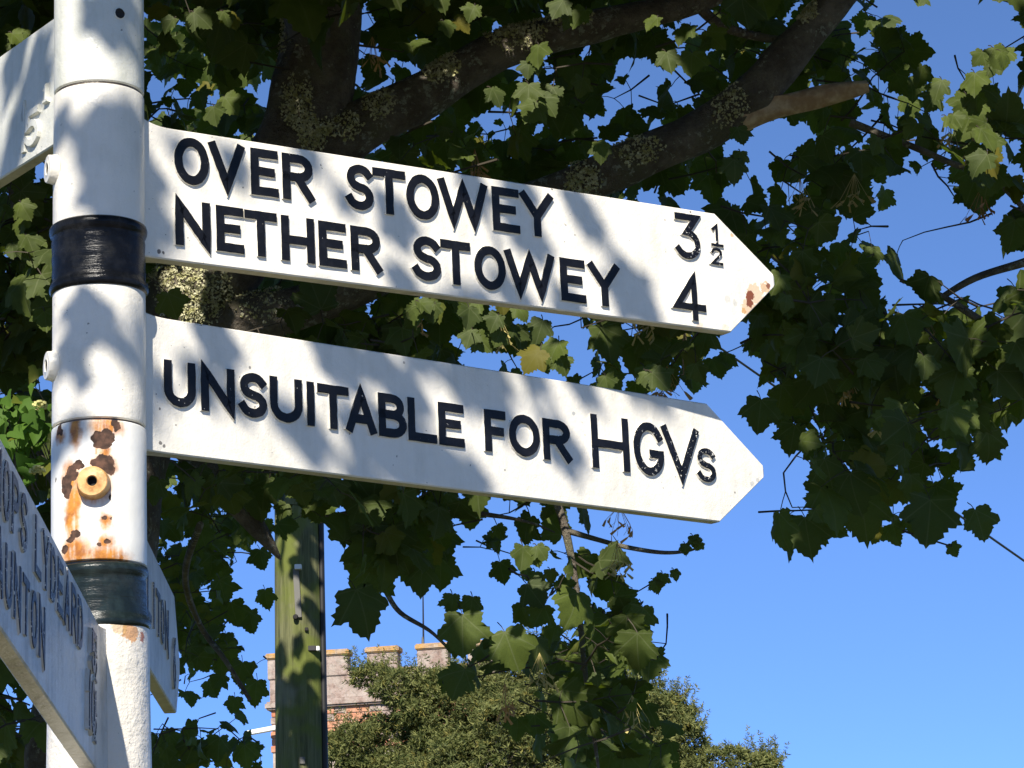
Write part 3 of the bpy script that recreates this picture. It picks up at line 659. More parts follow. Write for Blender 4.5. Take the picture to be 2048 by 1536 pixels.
# trunk: ground to crown
g0 = px(foot)
tpath = [(g0[0], g0[1], 150), (120, 2600, 125), (150, 1800, 112), (190, 1300, 104), (235, 950, 98), (300, 720, 96), (395, 580, 92), (510, 440, 86), (595, 290, 84), (638, 100, 80), (640, -150, 76), (610, -500, 68), (590, -900, 55, 7.5), (560, -1300, 40, 7.2)]
trunk, TP, TRr = limb(tpath, name='trunk', parent=syc, n=26, noise=.035, m=8, seed=1)
limbs = [
 ([(590, 340, 70), (700, 268, 56), (850, 188, 47), (1000, 100, 41), (1200, 50, 35), (1390, 5, 26), (1600, -90, 18), (1800, -200, 10)], 2),
 ([(380, 640, 55), (540, 628, 50), (700, 575, 46), (900, 480, 44), (1100, 392, 42), (1260, 322, 42), (1400, 265, 42), (1500, 195, 44), (1580, 105, 38), (1680, -10, 34), (1790, -160, 26), (1900, -400, 14)], 3),
 ([(300, 800, 60), (380, 880, 46), (450, 970, 34), (505, 1045, 22), (536, 1085, 13), (556, 1112, 5), (562, 1120, 1)], 4),
 ([(620, 60, 45, 7.7), (560, -180, 40, 7.0), (500, -600, 34, 6.0), (420, -1300, 28, 4.6), (380, -2400, 22, 3.4), (330, -4200, 14, 2.4)], 5),
 ([(640, -100, 36), (760, -260, 30, 7.2), (950, -520, 26, 6.6), (1250, -900, 20, 5.6), (1500, -1500, 12, 4.6)], 6),
 ([(560, -250, 34), (380, -420, 28, 7.6), (150, -560, 22, 7.4), (-150, -700, 12, 7.0)], 7),
 ([(250, 900, 40), (140, 700, 32), (60, 480, 24), (10, 250, 18), (-60, 40, 12)], 8),
 ([(1370, -30, 18), (1400, 15, 13), (1450, 55, 11), (1540, 78, 8), (1600, 75, 4)], 9),
 ([(2200, 470, 14), (2120, 500, 11), (2048, 525, 9), (1950, 556, 8), (1870, 602, 6), (1800, 640, 4)], 10),
 ([(2200, 790, 10), (2100, 720, 9), (2048, 692, 8), (1960, 640, 8), (1880, 590, 6), (1800, 560, 4)], 11),
 ([(1700, 245, 9), (1760, 268, 8), (1830, 295, 8), (1900, 325, 7), (1990, 360, 7), (2060, 430, 6), (2120, 500, 6)], 12),
 ([(690, 1050, 8), (740, 1120, 7), (770, 1180, 6), (800, 1225, 5), (860, 1262, 4), (905, 1305, 3)], 13),
 ([(1060, 880, 10), (1115, 1010, 9), (1135, 1080, 8), (1150, 1160, 7), (1160, 1240, 6), (1170, 1340, 6), (1185, 1450, 5), (1200, 1560, 2)], 14),
 ([(1128, 1060, 6), (1190, 1078, 5), (1250, 1094, 5), (1320, 1105, 4), (1370, 1103, 3), (1408, 1092, 1)], 15),
 ([(400, 1050, 8), (370, 1150, 7, 8.5), (400, 1250, 6, 9), (450, 1320, 5, 9), (500, 1400, 4, 9)], 16),
 ([(640, 1040, 8), (740, 1022, 8), (860, 1020, 7), (980, 1030, 5), (1060, 1045, 3), (1110, 1065, 1)], 17),
]
LB = []
for path, sd_ in limbs: LB.append(limb(path, parent=syc, seed=sd_, n=16 if path[0][2] > 20 else 7, noise=.05))
stub, _, _ = limb([(1480, 225, 40), (1530, 218, 27), (1580, 207, 21), (1640, 193, 19), (1700, 180, 17), (1735, 172, 13)], name='broken_stub', parent=syc, seed=20, n=11, noise=.10, mat=M_stub, label='bare broken branch stub of pale split wood')

# hanging bunches of winged seeds
M_key = (lambda t: (t.color(t.mix(t.n('ShaderNodeObjectInfo').outputs['Random'], (.36, .16, .07), (.42, .36, .13))), t.m)[1])(NT('sycamore_keys', .7, .2))
def keys_mesh(seed):
    r_ = random.Random(seed); V, Fc = [], []
    for k in range(9):
        c = Vector((r_.gauss(0, .014), r_.gauss(0, .014), -r_.uniform(0, .05))); tube([Vector((0, 0, .03)), c], [.0007, .0007], 3, V=V, Fc=Fc)
        for sg in (-1, 1):
            a = r_.uniform(0, 6.28); d_ = Vector((math.cos(a), math.sin(a), -r_.uniform(.5, 1.3))).normalized(); n_ = d_.cross(Vector((r_.gauss(0, 1), r_.gauss(0, 1), 0))).normalized(); L = r_.uniform(.022, .032); b = len(V)
            V += [c, c + d_ * L * .4 + n_ * .0035, c + d_ * L + n_ * .006, c + d_ * L * 1.02 - n_ * .001, c + d_ * L * .3 - n_ * .002]; Fc.append((b, b + 1, b + 2, b + 3, b + 4))
    return mesh('seed_bunch', V, Fc, M_key)
KM = [keys_mesh(i) for i in range(4)]
for i, (x_, y_) in enumerate([(1950, 290), (1965, 395), (1240, 1035), (1235, 1110), (1000, 655), (1710, 370), (1290, 640), (1850, 645), (1790, 630), (1335, 755), (1900, 250), (1600, 380), (1690, 760), (1900, 760), (1760, 830), (1265, 1415), (1010, 1390), (1080, 1330), (840, 620), (1640, 690), (950, 320), (745, 95)]):
    o = bpy.data.objects.new('seed_bunch', KM[i % 4]); COL.objects.link(o); o.parent = syc; o.location = at(x_, y_, 7.35) - syc.location; o.rotation_euler.z = i * 1.7
# lichen tufts on the limbs
def lichen(cx, cy, rx, ry, P_, R, host, n=220, seed=0):
    r_ = random.Random(seed); V, Fc = [], []
    cnt = 0; tries = 0
    while cnt < n and tries < n * 600:
        tries += 1
        i = r_.randrange(len(P_) - 1); f = r_.random(); c = P_[i].lerp(P_[i + 1], f); rad = R[i] + (R[i + 1] - R[i]) * f
        ax = (P_[i + 1] - P_[i]).normalized(); q = Vector((r_.gauss(0, 1), r_.gauss(-.8, 1), r_.gauss(.1, 1))); q = (q - ax * q.dot(ax)).normalized()
        p = c + q * rad * r_.uniform(.98, 1.06); x_, y_ = px(p)
        if ((x_ - cx) / rx) ** 2 + ((y_ - cy) / ry) ** 2 > r_.uniform(.3, 1.2): continue
        cnt += 1; s_ = r_.uniform(.0018, .0062); nn = (q + Vector((r_.gauss(0, .6), r_.gauss(0, .6), r_.gauss(0, .6)))).normalized(); a = nn.orthogonal().normalized(); b = nn.cross(a)
        k0 = len(V)
        for k in range(5):
            an = k * 1.2566 + r_.uniform(-.4, .4); V.append(p + (a * math.cos(an) + b * math.sin(an)) * s_ * r_.uniform(.5, 1.2) + nn * r_.uniform(-.002, .006))
        V.append(p + nn * s_ * .5)
        for k in range(5): Fc.append((k0 + k, k0 + (k + 1) % 5, k0 + 5))
    if V: obj('lichen', mesh('lichen', V, Fc, M_lichen), host, kind='stuff')
T_ = (TP, TRr, trunk)
for i, (cx, cy, rx, ry, host, n) in enumerate([(595, 205, 34, 60, T_, 260), (620, 265, 26, 40, T_, 200), (655, 272, 30, 36, T_, 220), (390, 585, 80, 70, T_, 900), (330, 545, 40, 40, T_, 160), (560, 60, 60, 60, T_, 120),
        (1030, 68, 60, 36, LB[0], 380), (880, 130, 40, 36, LB[0], 220), (760, 205, 34, 34, LB[0], 160), (1130, 35, 70, 20, LB[0], 120), (690, 250, 40, 30, LB[0], 120),
        (1165, 362, 40, 40, LB[1], 280), (1270, 300, 60, 30, LB[1], 200), (1460, 215, 40, 50, LB[1], 160), (1610, 15, 26, 30, LB[1], 160), (520, 605, 60, 40, LB[1], 160)]):
    if host is T_: lichen(cx, cy, rx, ry, host[0], host[1], host[2], int(n * 2.2), i)
    else: lichen(cx, cy, rx, ry, host[1], host[2], host[0], int(n * 2.2), i)

# ---- leaves
half = [(.0, .0), (.06, -.07), (.17, -.10), (.27, -.07), (.33, -.10), (.45, -.02), (.42, .07), (.46, .13), (.40, .20), (.48, .23), (.53, .31), (.59, .33), (.60, .42), (.655, .52), (.56, .54), (.52, .61), (.45, .58), (.36, .60), (.37, .68), (.30, .71), (.30, .79), (.20, .82), (.16, .90), (.06, .93), (0, 1.02)]
def leaf_template(seed, nl=None):
    r_ = random.Random(seed); pr = []
    asym = r_.uniform(.9, 1.1)
    for sgn in (1, -1):
        q = half if sgn == 1 else list(reversed(half[1:-1]))
        for (x, y) in q: pr.append((sgn * x * (asym if sgn > 0 else 2 - asym) * r_.uniform(.94, 1.06) * 1.02, y * r_.uniform(.97, 1.03) + r_.uniform(-.012, .012)))
    fold, curl, droop = r_.uniform(-.05, .60), r_.uniform(.0, .45), r_.uniform(.1, .8); tw = r_.uniform(-.25, .25); ph = r_.uniform(0, 6)
    def zf(x, y): return abs(x) * fold - curl * (x * x) * 1.2 - droop * max(0, y - .2) ** 2 + tw * x * y + .035 * math.sin(9 * x + ph) * math.sin(7 * y + ph)
    V = [(0, .22, zf(0, .22))]; V += [(x, y, zf(x, y)) for x, y in pr]
    n = len(pr); mid = [(x * .5, .22 + (y - .22) * .5) for x, y in pr[::2]]; m = len(mid); b = len(V); V += [(x, y, zf(x, y)) for x, y in mid]
    Fc = []
    for i in range(m): Fc.append((0, b + i, b + (i + 1) % m))
    for i in range(m):
        o0, o1, o2 = 1 + 2 * i, 1 + (2 * i + 1) % n, 1 + (2 * i + 2) % n
        Fc.append((b + i, o0, o1)); Fc.append((b + i, o1, b + (i + 1) % m)); Fc.append((b + (i + 1) % m, o1, o2))
    return np.array(V, float), Fc
TEMPL = [leaf_template(100 + i) for i in range(16)]
GRID = """77771356888478888888734667787200
77772467888478888888734457788302
77775778888788888888877767888413
66664667888888888888887546874477
66664777777268888888886435775367
66666666665256778888865457642575
77776666666666778888767778720132
88776666666666666666667888830003
88775677777776456666667788865301
88775678888776452236777788887334
88776678888888673118884588888767
77776678888888886468887246888888
77776666666666666555430337888887
66666666666666666321000127888754
77665577777777766321000016788721
77665677668888875432000015667710
66667785208888778874100477776200
55557863001456645676320022112220
55446761000552112455200000000000
55444661000412323476100000000000
55442463000002333577200000000000
55441144000001212477300000000000
55441124000000102476200000000000
66445665200000002577510000000000""".split("\n")
GRID = [(g.replace(' ', '') + '0' * 32)[:32] for g in GRID]
def dens(x, y):
    if x < -900 or x > 2900: return 0
    if y < 0: return .75 if (x < 1780 or x > 1990 or y < -350) else 0.05
    if x < 0: return .7
    if x >= 2048: return .55 if y < 850 else 0
    if y >= 1536: return .6 if (x < 530 or 1050 < x < 1400) else 0
    return int(GRID[int(y // 64)][int(x // 64)]) / 9
leaves = []          # (matrix 3x3 + pos, size, template)
petV, petF = [], []
def add_leaf(p, tipdir, nrm, size, tmpl=None, node=None, store=leaves):
    t_ = tipdir.normalized(); n_ = (nrm - t_ * nrm.dot(t_))
    if n_.length < .05: n_ = t_.orthogonal()
    n_.normalize(); x_ = t_.cross(n_)
    store.append((p, x_, t_, n_, size, random.randrange(len(TEMPL)) if tmpl is None else tmpl, node))
def in_frame(x, y, m=60): return -m < x < 2048 + m and -m < y < 1536 + m
twV, twF = [], []
def rv(s): return Vector((random.gauss(0, s), random.gauss(0, s), random.gauss(0, s)))
def twig(p0, d, L, Y, size):
    """a shoot with opposite pairs of stalked leaves"""
    k = max(2, int(L / .06)); pts_ = [p0]; dd = d.normalized()
    for i in range(k):
        dd = (dd + rv(.16) + Vector((0, 0, -.06))).normalized(); pts_.append(pts_[-1] + dd * (L / k))
    made = 0; last = 0
    for i in range(1, k + 1):
        side = dd.cross(Vector((random.gauss(0, 1), random.gauss(0, 1), random.gauss(0, 1)))).normalized()
        for sg in (1, -1):
            out = (side * sg + dd * .3 + Vector((0, 0, .15))).normalized(); pl = random.uniform(.03, .10) * size / .12
            q = pts_[i] + out * pl + Vector((0, 0, -.012))
            tip = (out * .45 + Vector((0, -.12, -.75)) + rv(.45)); nr = Vector((random.gauss(0, .6), -.65 + random.gauss(0, .5), .5 + random.gauss(0, .5)))
            s_ = size * random.choice((.45, .7, .85, 1, 1, 1.1, 1.2)) * random.uniform(.9, 1.1)
            c_ = q + tip.normalized() * s_ * .45; x_, y_ = px(c_)
            if random.random() > dens(x_, y_) ** 1.15 * 1.15: continue
            if 285 < x_ < 545 and y_ > 1040 and c_.y < 9.5: continue
            xe, ye = px(q + tip.normalized() * s_ * .95)
            if dens(xe, ye) < .12 and random.random() < .8: continue
            if 545 < x_ < 660 and y_ > 1090: continue
            if c_.y < TR + .35 and (keep_clear(x_, y_) or keep_clear(xe, ye)) and random.random() < .93: continue
            add_leaf(q, tip, nr, s_, node=pts_[i]); made += 1; last = i
    if made: tube(pts_[:last + 1], [.0035 * (1 - .6 * i / k) for i in range(last + 1)], 4, V=twV, Fc=twF, capends=False)
    return made
def keep_clear(x, y):     # bark that the photograph shows in front of the leaves
    for (a, b, c_, d_, wd) in ((560, 0, 640, 290, 85), (700, 270, 1000, 95, 60), (1000, 95, 1380, 10, 50), (1150, 370, 1500, 200, 55), (1500, 200, 1670, 0, 50), (1500, 220, 1740, 170, 55), (330, 560, 470, 600, 80)):
        ux, uy = c_ - a, d_ - b; t_ = max(0, min(1, ((x - a) * ux + (y - b) * uy) / (ux * ux + uy * uy)))
        if math.hypot(x - a - ux * t_, y - b - uy * t_) < wd + 30: return True
    return False
cells = [(c_, r__, int(GRID[r__][c_])) for r__ in range(24) for c_ in range(32)]
wts = [max(0, g) ** 1.2 for _, _, g in cells]
N_VIS = 3700; tries = 0
while len(leaves) < N_VIS and tries < 16000:
    tries += 1
    c_, r__, g = random.choices(cells, wts)[0]
    if tries % 6 == 0: c_, r__ = random.randint(4, 8), random.randint(14, 23)
    if tries % 20 == 0: c_, r__ = random.randint(16, 20), random.randint(18, 23)
    if tries % 11 == 0: c_, r__ = random.randint(0, 1), random.randint(5, 23)
    x_, y_ = (c_ + random.random()) * 64, (r__ + random.random()) * 64
    far = 285 < x_ < 560 and y_ > 890
    Y = random.uniform(10.0, 12.5) if far else random.choice((random.uniform(6.9, 8.2), random.uniform(8.0, 10.5)))
    if Y < TR + .35 and keep_clear(x_, y_): Y = TR + random.uniform(.4, 2.2)
    p0 = at(x_, y_, Y) + Vector((0, 0, .06)); a = random.uniform(0, 6.283)
    twig(p0, Vector((math.cos(a), math.sin(a) * .7, random.uniform(-.45, .35))), random.uniform(.12, .38), Y, .068 if far else random.uniform(.070, .100))
# single leaves that stand clear against the sky
for (x_, y_, s_, Y) in [(1522, 800, 80, 7.4), (1386, 1072, 30, 7.6), (1370, 1088, 26, 7.6), (1402, 1085, 24, 7.6), (712, 1180, 110, 7.4), (845, 1135, 70, 7.5), (790, 1075, 95, 7.5), (905, 1190, 48, 7.5), (945, 1195, 50, 7.5), (925, 1230, 100, 7.4), (1010, 1265, 95, 7.4), (930, 1340, 75, 7.4),
        (1300, 1300, 75, 7.5), (1285, 1215, 65, 7.5), (1610, 1035, 95, 7.4), (1720, 990, 110, 7.3), (1860, 1000, 115, 7.3), (1950, 1020, 75, 7.4), (1650, 965, 70, 7.6), (2030, 790, 70, 7.5), (1962, 390, 50, 7.6), (2030, 440, 80, 7.5), (2030, 575, 90, 7.4), (1590, 850, 70, 7.6),
        (1325, 1148, 34, 7.7), (1348, 1140, 26, 7.7), (1308, 1162, 32, 7.7), (1070, 1145, 40, 7.7), (1100, 1140, 32, 7.7), (360, 1170, 62, 10.5), (440, 1160, 64, 10.5), (462, 1205, 60, 10.5), (400, 1262, 58, 11), (500, 1225, 52, 11), (485, 1325, 52, 11), (515, 1362, 58, 11), (446, 1350, 40, 11), (505, 1045, 45, 11), (520, 1100, 50, 11), (530, 1180, 45, 11), (395, 1085, 55, 11), (430, 1075, 55, 11), (340, 1120, 55, 11), (370, 1215, 50, 11), (350, 1245, 50, 11), (420, 1225, 48, 11), (455, 1290, 46, 11), (530, 1040, 45, 11), (470, 1395, 40, 11), (340, 1470, 60, 11), (390, 1480, 60, 11), (440, 1475, 60, 11), (490, 1490, 60, 11)]:
    s_ = s_ * .88 * Y / F; tip = Vector((random.gauss(0, .28), -.1, -1)); add_leaf(at(x_, y_, Y), tip, Vector((random.gauss(0, .3), -1, .35 + random.gauss(0, .2))), s_)
# sprays at the front of the crown that catch the sun
FRONT = []
for (cx_, cy_, rx_, ry_, n__) in [(850, 628, 42, 30, 6), (1010, 640, 45, 25, 6), (1085, 700, 45, 35, 8), (960, 690, 30, 20, 3), (1940, 215, 60, 60, 12), (1965, 300, 40, 50, 7), (1200, 300, 25, 25, 2), (1095, 235, 22, 22, 2), (1820, 735, 18, 10, 1), (1280, 770, 50, 15, 4), (1170, 40, 40, 20, 3), (440, 30, 50, 30, 3), (130, 640, 90, 40, 4), (360, 60, 40, 40, 4), (900, 60, 60, 40, 4), (1060, 170, 60, 40, 5), (1350, 120, 60, 60, 4), (1480, 330, 40, 30, 3), (1560, 620, 50, 50, 2), (2010, 120, 30, 60, 4), (1180, 930, 40, 40, 3), (1060, 1120, 40, 30, 3), (20, 60, 30, 40, 4), (60, 470, 30, 60, 4), (440, 240, 40, 20, 2)]:
    for _ in range(n__):
        x_, y_ = random.gauss(cx_, rx_ * .6), random.gauss(cy_, ry_ * .6); Y = random.uniform(6.6, 6.85); FRONT.append((x_, y_, Y))
        add_leaf(at(x_, y_ - 25, Y), Vector((random.gauss(0, .5), -.2, -.8)), Vector((random.gauss(0, .4), -1, .6 + random.gauss(0, .3))), random.uniform(.038, .066))
# a margin of crown just outside the frame
for _ in range(420):
    e = random.random()
    if e < .6: x_, y_ = random.uniform(-300, 2300), random.uniform(-420, -20)
    elif e < .8: x_, y_ = random.uniform(-400, -20), random.uniform(-200, 1536)
    else: x_, y_ = random.uniform(2060, 2400), random.uniform(-200, 850)
    if random.random() < dens(x_, y_): twig(at(x_, y_, random.uniform(7, 10)), Vector((random.gauss(0, 1), random.gauss(0, 1), random.uniform(-.4, .3))), .25, 8, .13)

# ---- crown overhead: it shades the leaves in view and dapples the signs
lit = [(at(x_, y_, Y), r) for x_, y_, Y, r in [
    (50, 830, 9.2, .16), (50, 900, 9.2, .16), (1940, 230, 8.6, .16), (1960, 310, 8.6, .14), (860, 630, 8, .09), (1010, 640, 8, .10), (1090, 700, 8, .10), (1820, 735, 7.3, .05),
    (600, 210, 7.7, .06), (655, 270, 7.7, .05), (390, 570, 7.7, .13), (1030, 65, 7.7, .09), (880, 130, 7.7, .06), (1165, 360, 7.7, .07), (1200, 300, 7.4, .06), (1690, 178, 7.7, .14), (1620, 195, 7.7, .10), (1100, 230, 7.8, .05), (1320, 770, 8, .06), (940, 1250, 15, .3), (50, 840, 6.5, .12), (50, 920, 6.5, .10)] + [(a, b, c_, .055) for a, b, c_ in FRONT]]
canopy = []
def shaded_ok(L):
    for Q, r in lit:
        d_ = L - Q; t_ = d_.dot(SDIR)
        if t_ > .1 and (d_ - SDIR * t_).length < r + .05: return False
    return True
tries = 0
while len(canopy) < 5600 and tries < 80000:
    tries += 1
    x_, y_ = random.uniform(-150, 2250), random.uniform(-300, 1620)
    if random.random() > dens(x_, y_) * 1.2: continue
    Q = at(x_, y_, random.uniform(6.6, 9.6)); L = Q + SDIR * random.uniform(1.0, 4.0) + rv(.10)
    lx, ly = px(L)
    if in_frame(lx, ly, 110) : continue
    if L.z < 3.2 or not shaded_ok(L): continue
    add_leaf(L, rv(1) + Vector((0, 0, -.4)), SDIR + rv(.45), random.uniform(.12, .17), store=canopy)
post_blobs = [(225, 75, 100), (255, 30, 60), (125, 270, 70), (215, 330, 110), (260, 270, 80), (230, 420, 120), (280, 420, 80), (195, 690, 100), (160, 740, 80), (260, 720, 60), (185, 800, 45), (118, 900, 60), (165, 895, 60)]
over_blobs = [(315, 440, 80), (300, 360, 70), (365, 310, 55), (470, 330, 60), (620, 315, 60), (690, 400, 50), (790, 435, 85), (950, 380, 70), (1040, 380, 80), (1060, 470, 90), (1180, 450, 70), (1150, 400, 60), (1270, 590, 105), (800, 560, 60), (1000, 560, 50)]
hgv_blobs = [(430, 690, 80), (400, 770, 70), (680, 710, 100), (760, 730, 80), (840, 700, 80), (820, 790, 80), (930, 760, 100), (980, 740, 90), (620, 880, 90), (720, 870, 80), (800, 920, 115), (880, 930, 95), (740, 980, 80), (1000, 830, 80), (1060, 740, 70), (1160, 760, 75), (950, 970, 85), (1130, 900, 85), (470, 800, 50), (320, 780, 50), (560, 830, 60)]
def dapple(blobs, plane, t0=2.6, t1=3.8):
    for (x_, y_, s_) in blobs:
        Q = plane(x_, y_); L = Q + SDIR * random.uniform(t0, t1); size = s_ / 1320 * 1.12
        tip = rv(1); tip = tip - SDIR * tip.dot(SDIR); tip.normalize()
        add_leaf(L - tip * size * .42, tip, SDIR + rv(.25), size, store=canopy)
dapple(post_blobs, lambda a, b: Vector((PX + (a - 198) / 1320, PY - .05, zat(b))))
dapple(over_blobs, lambda a, b: A1.P(*A1.uv(a, b)))
dapple(hgv_blobs, lambda a, b: A2.P(*A2.uv(a, b)))
dapple([(30, 120, 90), (75, 120, 90), (60, 190, 90), (40, 260, 90), (85, 170, 70), (20, 330, 90)], lambda a, b: A3.P(*A3.uv(a, b)))
for (x_, y_, s_) in [(560, 1330, .14), (600, 1390, .18), (620, 1350, .14), (590, 1440, .13), (610, 1490, .18), (570, 1510, .16), (640, 1520, .16), (640, 1240, .12), (590, 1060, .2), (620, 1110, .16), (570, 1120, .15), (600, 1010, .2), (640, 1440, .12), (585, 960, .2), (560, 1080, .2), (630, 1060, .2), (610, 1150, .15), (560, 1010, .2), (630, 980, .2), (570, 1460, .2), (620, 1455, .2), (600, 1525, .24), (560, 1540, .2), (640, 1490, .2), (600, 1300, .10), (555, 1395, .12)]:
    Q = on_pole(min(x_, 635), y_, 0); L = Q + SDIR * random.uniform(2.2, 3.2); tip = rv(.4) + Vector((0, 0, -.8))
    add_leaf(L - tip.normalized() * s_ * .4, tip, SDIR + rv(.3), s_, store=canopy)

# the rest of the crown over the road and the camera
def sun_on_sign(L):
    for yp in (PY - .35, PY, PY + .5, PY + 1.0):
        t_ = (L.y - yp) / SDIR.y
        if t_ < 0: continue
        a, b = px(L - SDIR * t_)
        if -150 < a < 1720 and -150 < b < 1800: return True
    return False
n_ = 0; tries = 0
while n_ < 2600 and tries < 160000:
    tries += 1
    L = Vector((random.uniform(-5.5, 5.0), random.uniform(-3.0, 7.5), random.uniform(4.6, 8.5)))
    if in_frame(*px(L), 130) or sun_on_sign(L) or not shaded_ok(L): continue
    add_leaf(L, rv(1) + Vector((0, 0, -.4)), Z + rv(.5), random.uniform(.17, .26), store=canopy); n_ += 1
# stalks, then the 300 largest leaves in view as parts and the rest as one mass
def petioles(lst):
    for (p, x_, t_, n_, s_, k, node) in lst:
        if node is None: node = p - t_ * s_ * .22 + x_ * s_ * .12 + Vector((0, .02, s_ * .12))
        mid = (p + node) / 2 + Vector((0, 0, .003)); tube([node, mid, p], [.0016, .0014, .0013], 3, V=twV, Fc=twF, capends=False)
petioles(leaves); petioles(canopy)
obj('twigs', mesh('twigs', twV, twF, M_twig), syc, kind='stuff')
def score(l):
    c_ = l[0] + l[2] * l[4] * .45; x_, y_ = px(c_)
    if not in_frame(x_, y_, -20): return -1
    hid = (290 < x_ < 1500 and 0 < y_ - (255 + (x_ - 330) * .15) < 250) or (300 < x_ < 1480 and 0 < y_ - (640 + (x_ - 330) * .15) < 250) or (100 < x_ < 300)
    return -.5 if hid else l[4] / c_.y * abs(l[3].dot((c_ - EYE).normalized())) * (1.5 if c_.y < 8 else 1)
leaves.sort(key=score, reverse=True)
LM_ = []
def set_uv(me, xy):
    uvl = me.uv_layers.new(name='uv'); vi = np.zeros(len(me.loops), np.int32); me.loops.foreach_get('vertex_index', vi)
    uvl.data.foreach_set('uv', np.ascontiguousarray(np.asarray(xy, np.float32)[vi]).ravel())
for i, (tv, tf) in enumerate(TEMPL): LM_.append(mesh('leaf_%d' % i, tv, tf, M_leaf, smooth=True)); set_uv(LM_[-1], tv[:, :2])
for (p, x_, t_, n_, s_, k, node) in leaves[:300]:
    o = bpy.data.objects.new('leaf', LM_[k]); COL.objects.link(o); o.parent = syc
    mm = Matrix((x_ * s_, t_ * s_, n_ * s_)).transposed().to_4x4(); mm.translation = p - syc.location; o.matrix_local = mm
def join(lst, name, mat, parent, templ=TEMPL):
    Vs, Fs, T, b = [], [], [], 0
    for (p, x_, t_, n_, s_, k, node) in lst:
        tv, tf = templ[k]; A = np.array([x_, t_, n_]) * s_; Vs.append(tv @ A + np.array(p)); Fs += [tuple(i + b for i in f) for f in tf]; b += len(tv); T += [random.random()] * len(tv)
    me = bpy.data.meshes.new(name); me.from_pydata(np.concatenate(Vs).tolist(), [], Fs); me.materials.append(mat)
    me.polygons.foreach_set('use_smooth', [True] * len(me.polygons))
    set_uv(me, np.concatenate([templ[l[5]][0][:, :2] for l in lst]))
    at_ = me.attributes.new('tint', 'FLOAT', 'POINT'); at_.data.foreach_set('value', T); me.update()
    return obj(name, me, parent, kind='stuff')
join(leaves[300:], 'foliage', M_leaf, syc); join(canopy, 'foliage', M_leaf, syc)
print('leaves', len(leaves), 'canopy', len(canopy))

# ------------------------------------------------------------------ ivy
ivy_half = [(0, 0), (.15, -.12), (.32, -.1), (.42, .05), (.5, .2), (.36, .32), (.30, .5), (.16, .75), (0, 1)]
pr = ivy_half + [(-x, y) for x, y in reversed(ivy_half[1:-1])]
ivt = (np.array([(0, .25, 0)] + [(x, y, abs(x) * .25 - .1 * y * y) for x, y in pr], float), [(0, 1 + i, 1 + (i + 1) % len(pr)) for i in range(len(pr))])
ivb = at(150, 1300, 6.62); ivy = thing('ivy_plant', 'bright sunlit flowering ivy climbing at the left edge behind the post', 'ivy', Vector((ivb.x, ivb.y, 0)))
ivl = []
assert FRONT
for i in range(64):
    x_, y_ = random.gauss(45, 34), random.gauss(860, 50) + (30 if random.random() < .3 else 0)
    if x_ > 108: x_ = random.uniform(0, 100)
    p = at(x_, y_, random.uniform(6.42, 6.56)); add_leaf(p, Vector((0, -.2, -.6)) + rv(.5), Vector((0, -1, .5)) + rv(.4), random.uniform(.026, .046), 0, store=ivl)
IV = mesh('ivy_leaf', ivt[0], ivt[1], M_ivy, smooth=True)
for (p, x_, t_, n_, s_, k, node) in ivl:
    o = bpy.data.objects.new('ivy_leaf', IV); COL.objects.link(o); o.parent = ivy
    mm = Matrix((x_ * s_, t_ * s_, n_ * s_)).transposed().to_4x4(); mm.translation = p - ivy.location; o.matrix_local = mm
V, Fc = [], []
stem_pts = [Vector((ivb.x, ivb.y, 0)), at(150, 1500, 6.62), at(140, 1100, 6.62), at(95, 940, 6.62), at(40, 840, 6.62)]; tube([Vector(a) for a in spline([tuple(p) for p in stem_pts], 6)], [.008] * 25, 7, V=V, Fc=Fc)
for (p, x_, t_, n_, s_, k, node) in ivl: tube([p, p + Vector((random.uniform(-.03, .03), .08, -.04))], [.001, .0015], 3, V=V, Fc=Fc)
obj('stem', mesh('stem', V, Fc, M_twig), ivy)
M_flow = dark('ivy_flower', (.55, .52, .2), .8)
for (fx, fy) in ((80, 815), (75, 945)):
    V, Fc = [], []; c_ = at(fx, fy, 6.4)
    for k in range(26):
        d_ = rv(1).normalized(); d_.z = abs(d_.z) * .8; q = c_ + d_ * .017; tube([c_, q], [.0006, .0008], 3, V=V, Fc=Fc); box_vf(q, Vector((1, 0, 0)), Vector((0, 1, 0)), Z, .0024, .0024, .0024, V, Fc)
    obj('flower_head', mesh('flower_head', V, Fc, M_flow), ivy)

# ------------------------------------------------------------------ yew
YY = 50.0
yr = random.Random(5)
yb = at(1020, 1536, YY); yew = thing('yew_tree', 'broad sunlit yew tree in front of the church tower', 'tree', Vector((yb.x, yb.y, 0)))
V, Fc = tube([Vector((yb.x, yb.y, 0)), Vector((yb.x + .1, yb.y, 2.5)), Vector((yb.x, yb.y, 5)), Vector((yb.x + .2, yb.y, 8.2))], [.6, .5, .4, .15], 14, .05, 3); obj('trunk', mesh('trunk', V, Fc, M_bark, smooth=True), yew)
lobes = [(1070, 1520, 310, 190), (800, 1500, 140, 75), (745, 1352, 50, 22), (800, 1375, 55, 40), (900, 1425, 110, 70), (1050, 1370, 120, 75), (1180, 1420, 130, 90), (1250, 1480, 130, 90), (1345, 1470, 60, 75), (1340, 1425, 25, 40), (1450, 1540, 100, 45), (1530, 1530, 30, 25), (700, 1515, 60, 65), (1000, 1650, 420, 200), (1000, 1850, 430, 250), (1350, 1640, 180, 130), (905, 1365, 60, 30), (1080, 1310, 50, 30)]
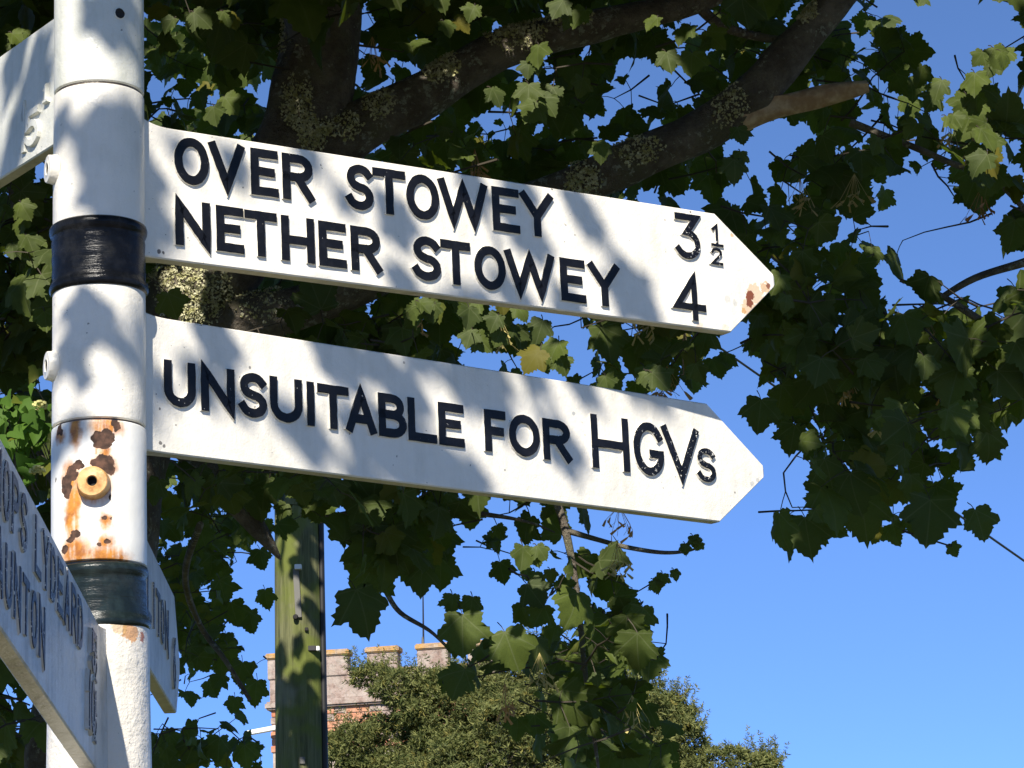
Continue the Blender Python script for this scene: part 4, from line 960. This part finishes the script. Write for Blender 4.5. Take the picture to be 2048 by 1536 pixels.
def spray_template(seed):
    r_ = random.Random(seed); V, Fc = [], []
    for k in range(7):
        d_ = Vector((r_.gauss(0, .7), r_.gauss(0, .7), r_.uniform(-.3, 1))).normalized(); s_ = d_.cross(Vector((r_.gauss(0, 1), r_.gauss(0, 1), r_.gauss(0, 1)))).normalized() * .11
        b = len(V); L = r_.uniform(.7, 1.2); V += [Vector((0, 0, 0)), d_ * L * .45 + s_, d_ * L, d_ * L * .45 - s_]; Fc.append((b, b + 1, b + 2, b + 3))
    return np.array([tuple(v) for v in V]), Fc
SPR = [spray_template(i) for i in range(8)]
yl = []
for (lx, ly, rx, ry) in lobes:
    vis = ly - ry < 1540; n = int(rx * ry / (3.8 if ly < 1560 else 8 if vis else 40))
    c_ = at(lx, ly, YY + yr.uniform(-.6, .6)); k_ = YY / F
    for _ in range(n):
        d_ = Vector((yr.gauss(0, 1), yr.gauss(-.25, 1), yr.gauss(.15, 1))).normalized()
        lump = 1 + .22 * math.sin(5 * d_.x + lx) * math.sin(6 * d_.z + ly) + .15 * math.sin(13 * d_.x + 3 + lx) * math.sin(11 * d_.z + 2 * d_.y)
        rr = lump * (1 - abs(yr.gauss(0, .13))); p = c_ + Vector((d_.x * rx * k_, d_.y * (rx + ry) / 2 * k_, d_.z * ry * k_)) * rr
        t_ = (d_ * .8 + Vector((0, 0, .5)) + Vector((yr.gauss(0, .3), yr.gauss(0, .3), yr.gauss(0, .3)))).normalized(); a = t_.orthogonal().normalized(); b = t_.cross(a)
        yl.append((p, a, b, t_, yr.uniform(.06, .13) if vis else .3, yr.randrange(8), None))
for _ in range(420):       # sprigs that break the outline
    lx, ly, rx, ry = yr.choice([l for l in lobes if l[1] < 1560]); k_ = YY / F
    d_ = Vector((yr.gauss(0, 1), yr.gauss(-.2, .7), abs(yr.gauss(.4, .8)))).normalized(); c_ = at(lx, ly, YY)
    p = c_ + Vector((d_.x * rx, d_.y * (rx + ry) / 2, d_.z * ry)) * k_ * .93; g_ = (d_ * .6 + Vector((0, 0, .6)) + Vector((yr.gauss(0, .3), yr.gauss(0, .3), yr.gauss(0, .3)))).normalized()
    for j in range(yr.randint(3, 7)):
        p = p + g_ * .055; a = g_.orthogonal().normalized(); yl.append((p, a, g_.cross(a), g_, yr.uniform(.05, .09), yr.randrange(8), None))
join(yl, 'foliage', M_yew, yew, SPR)
print('yew', len(yl), 'objects', len(bpy.data.objects))
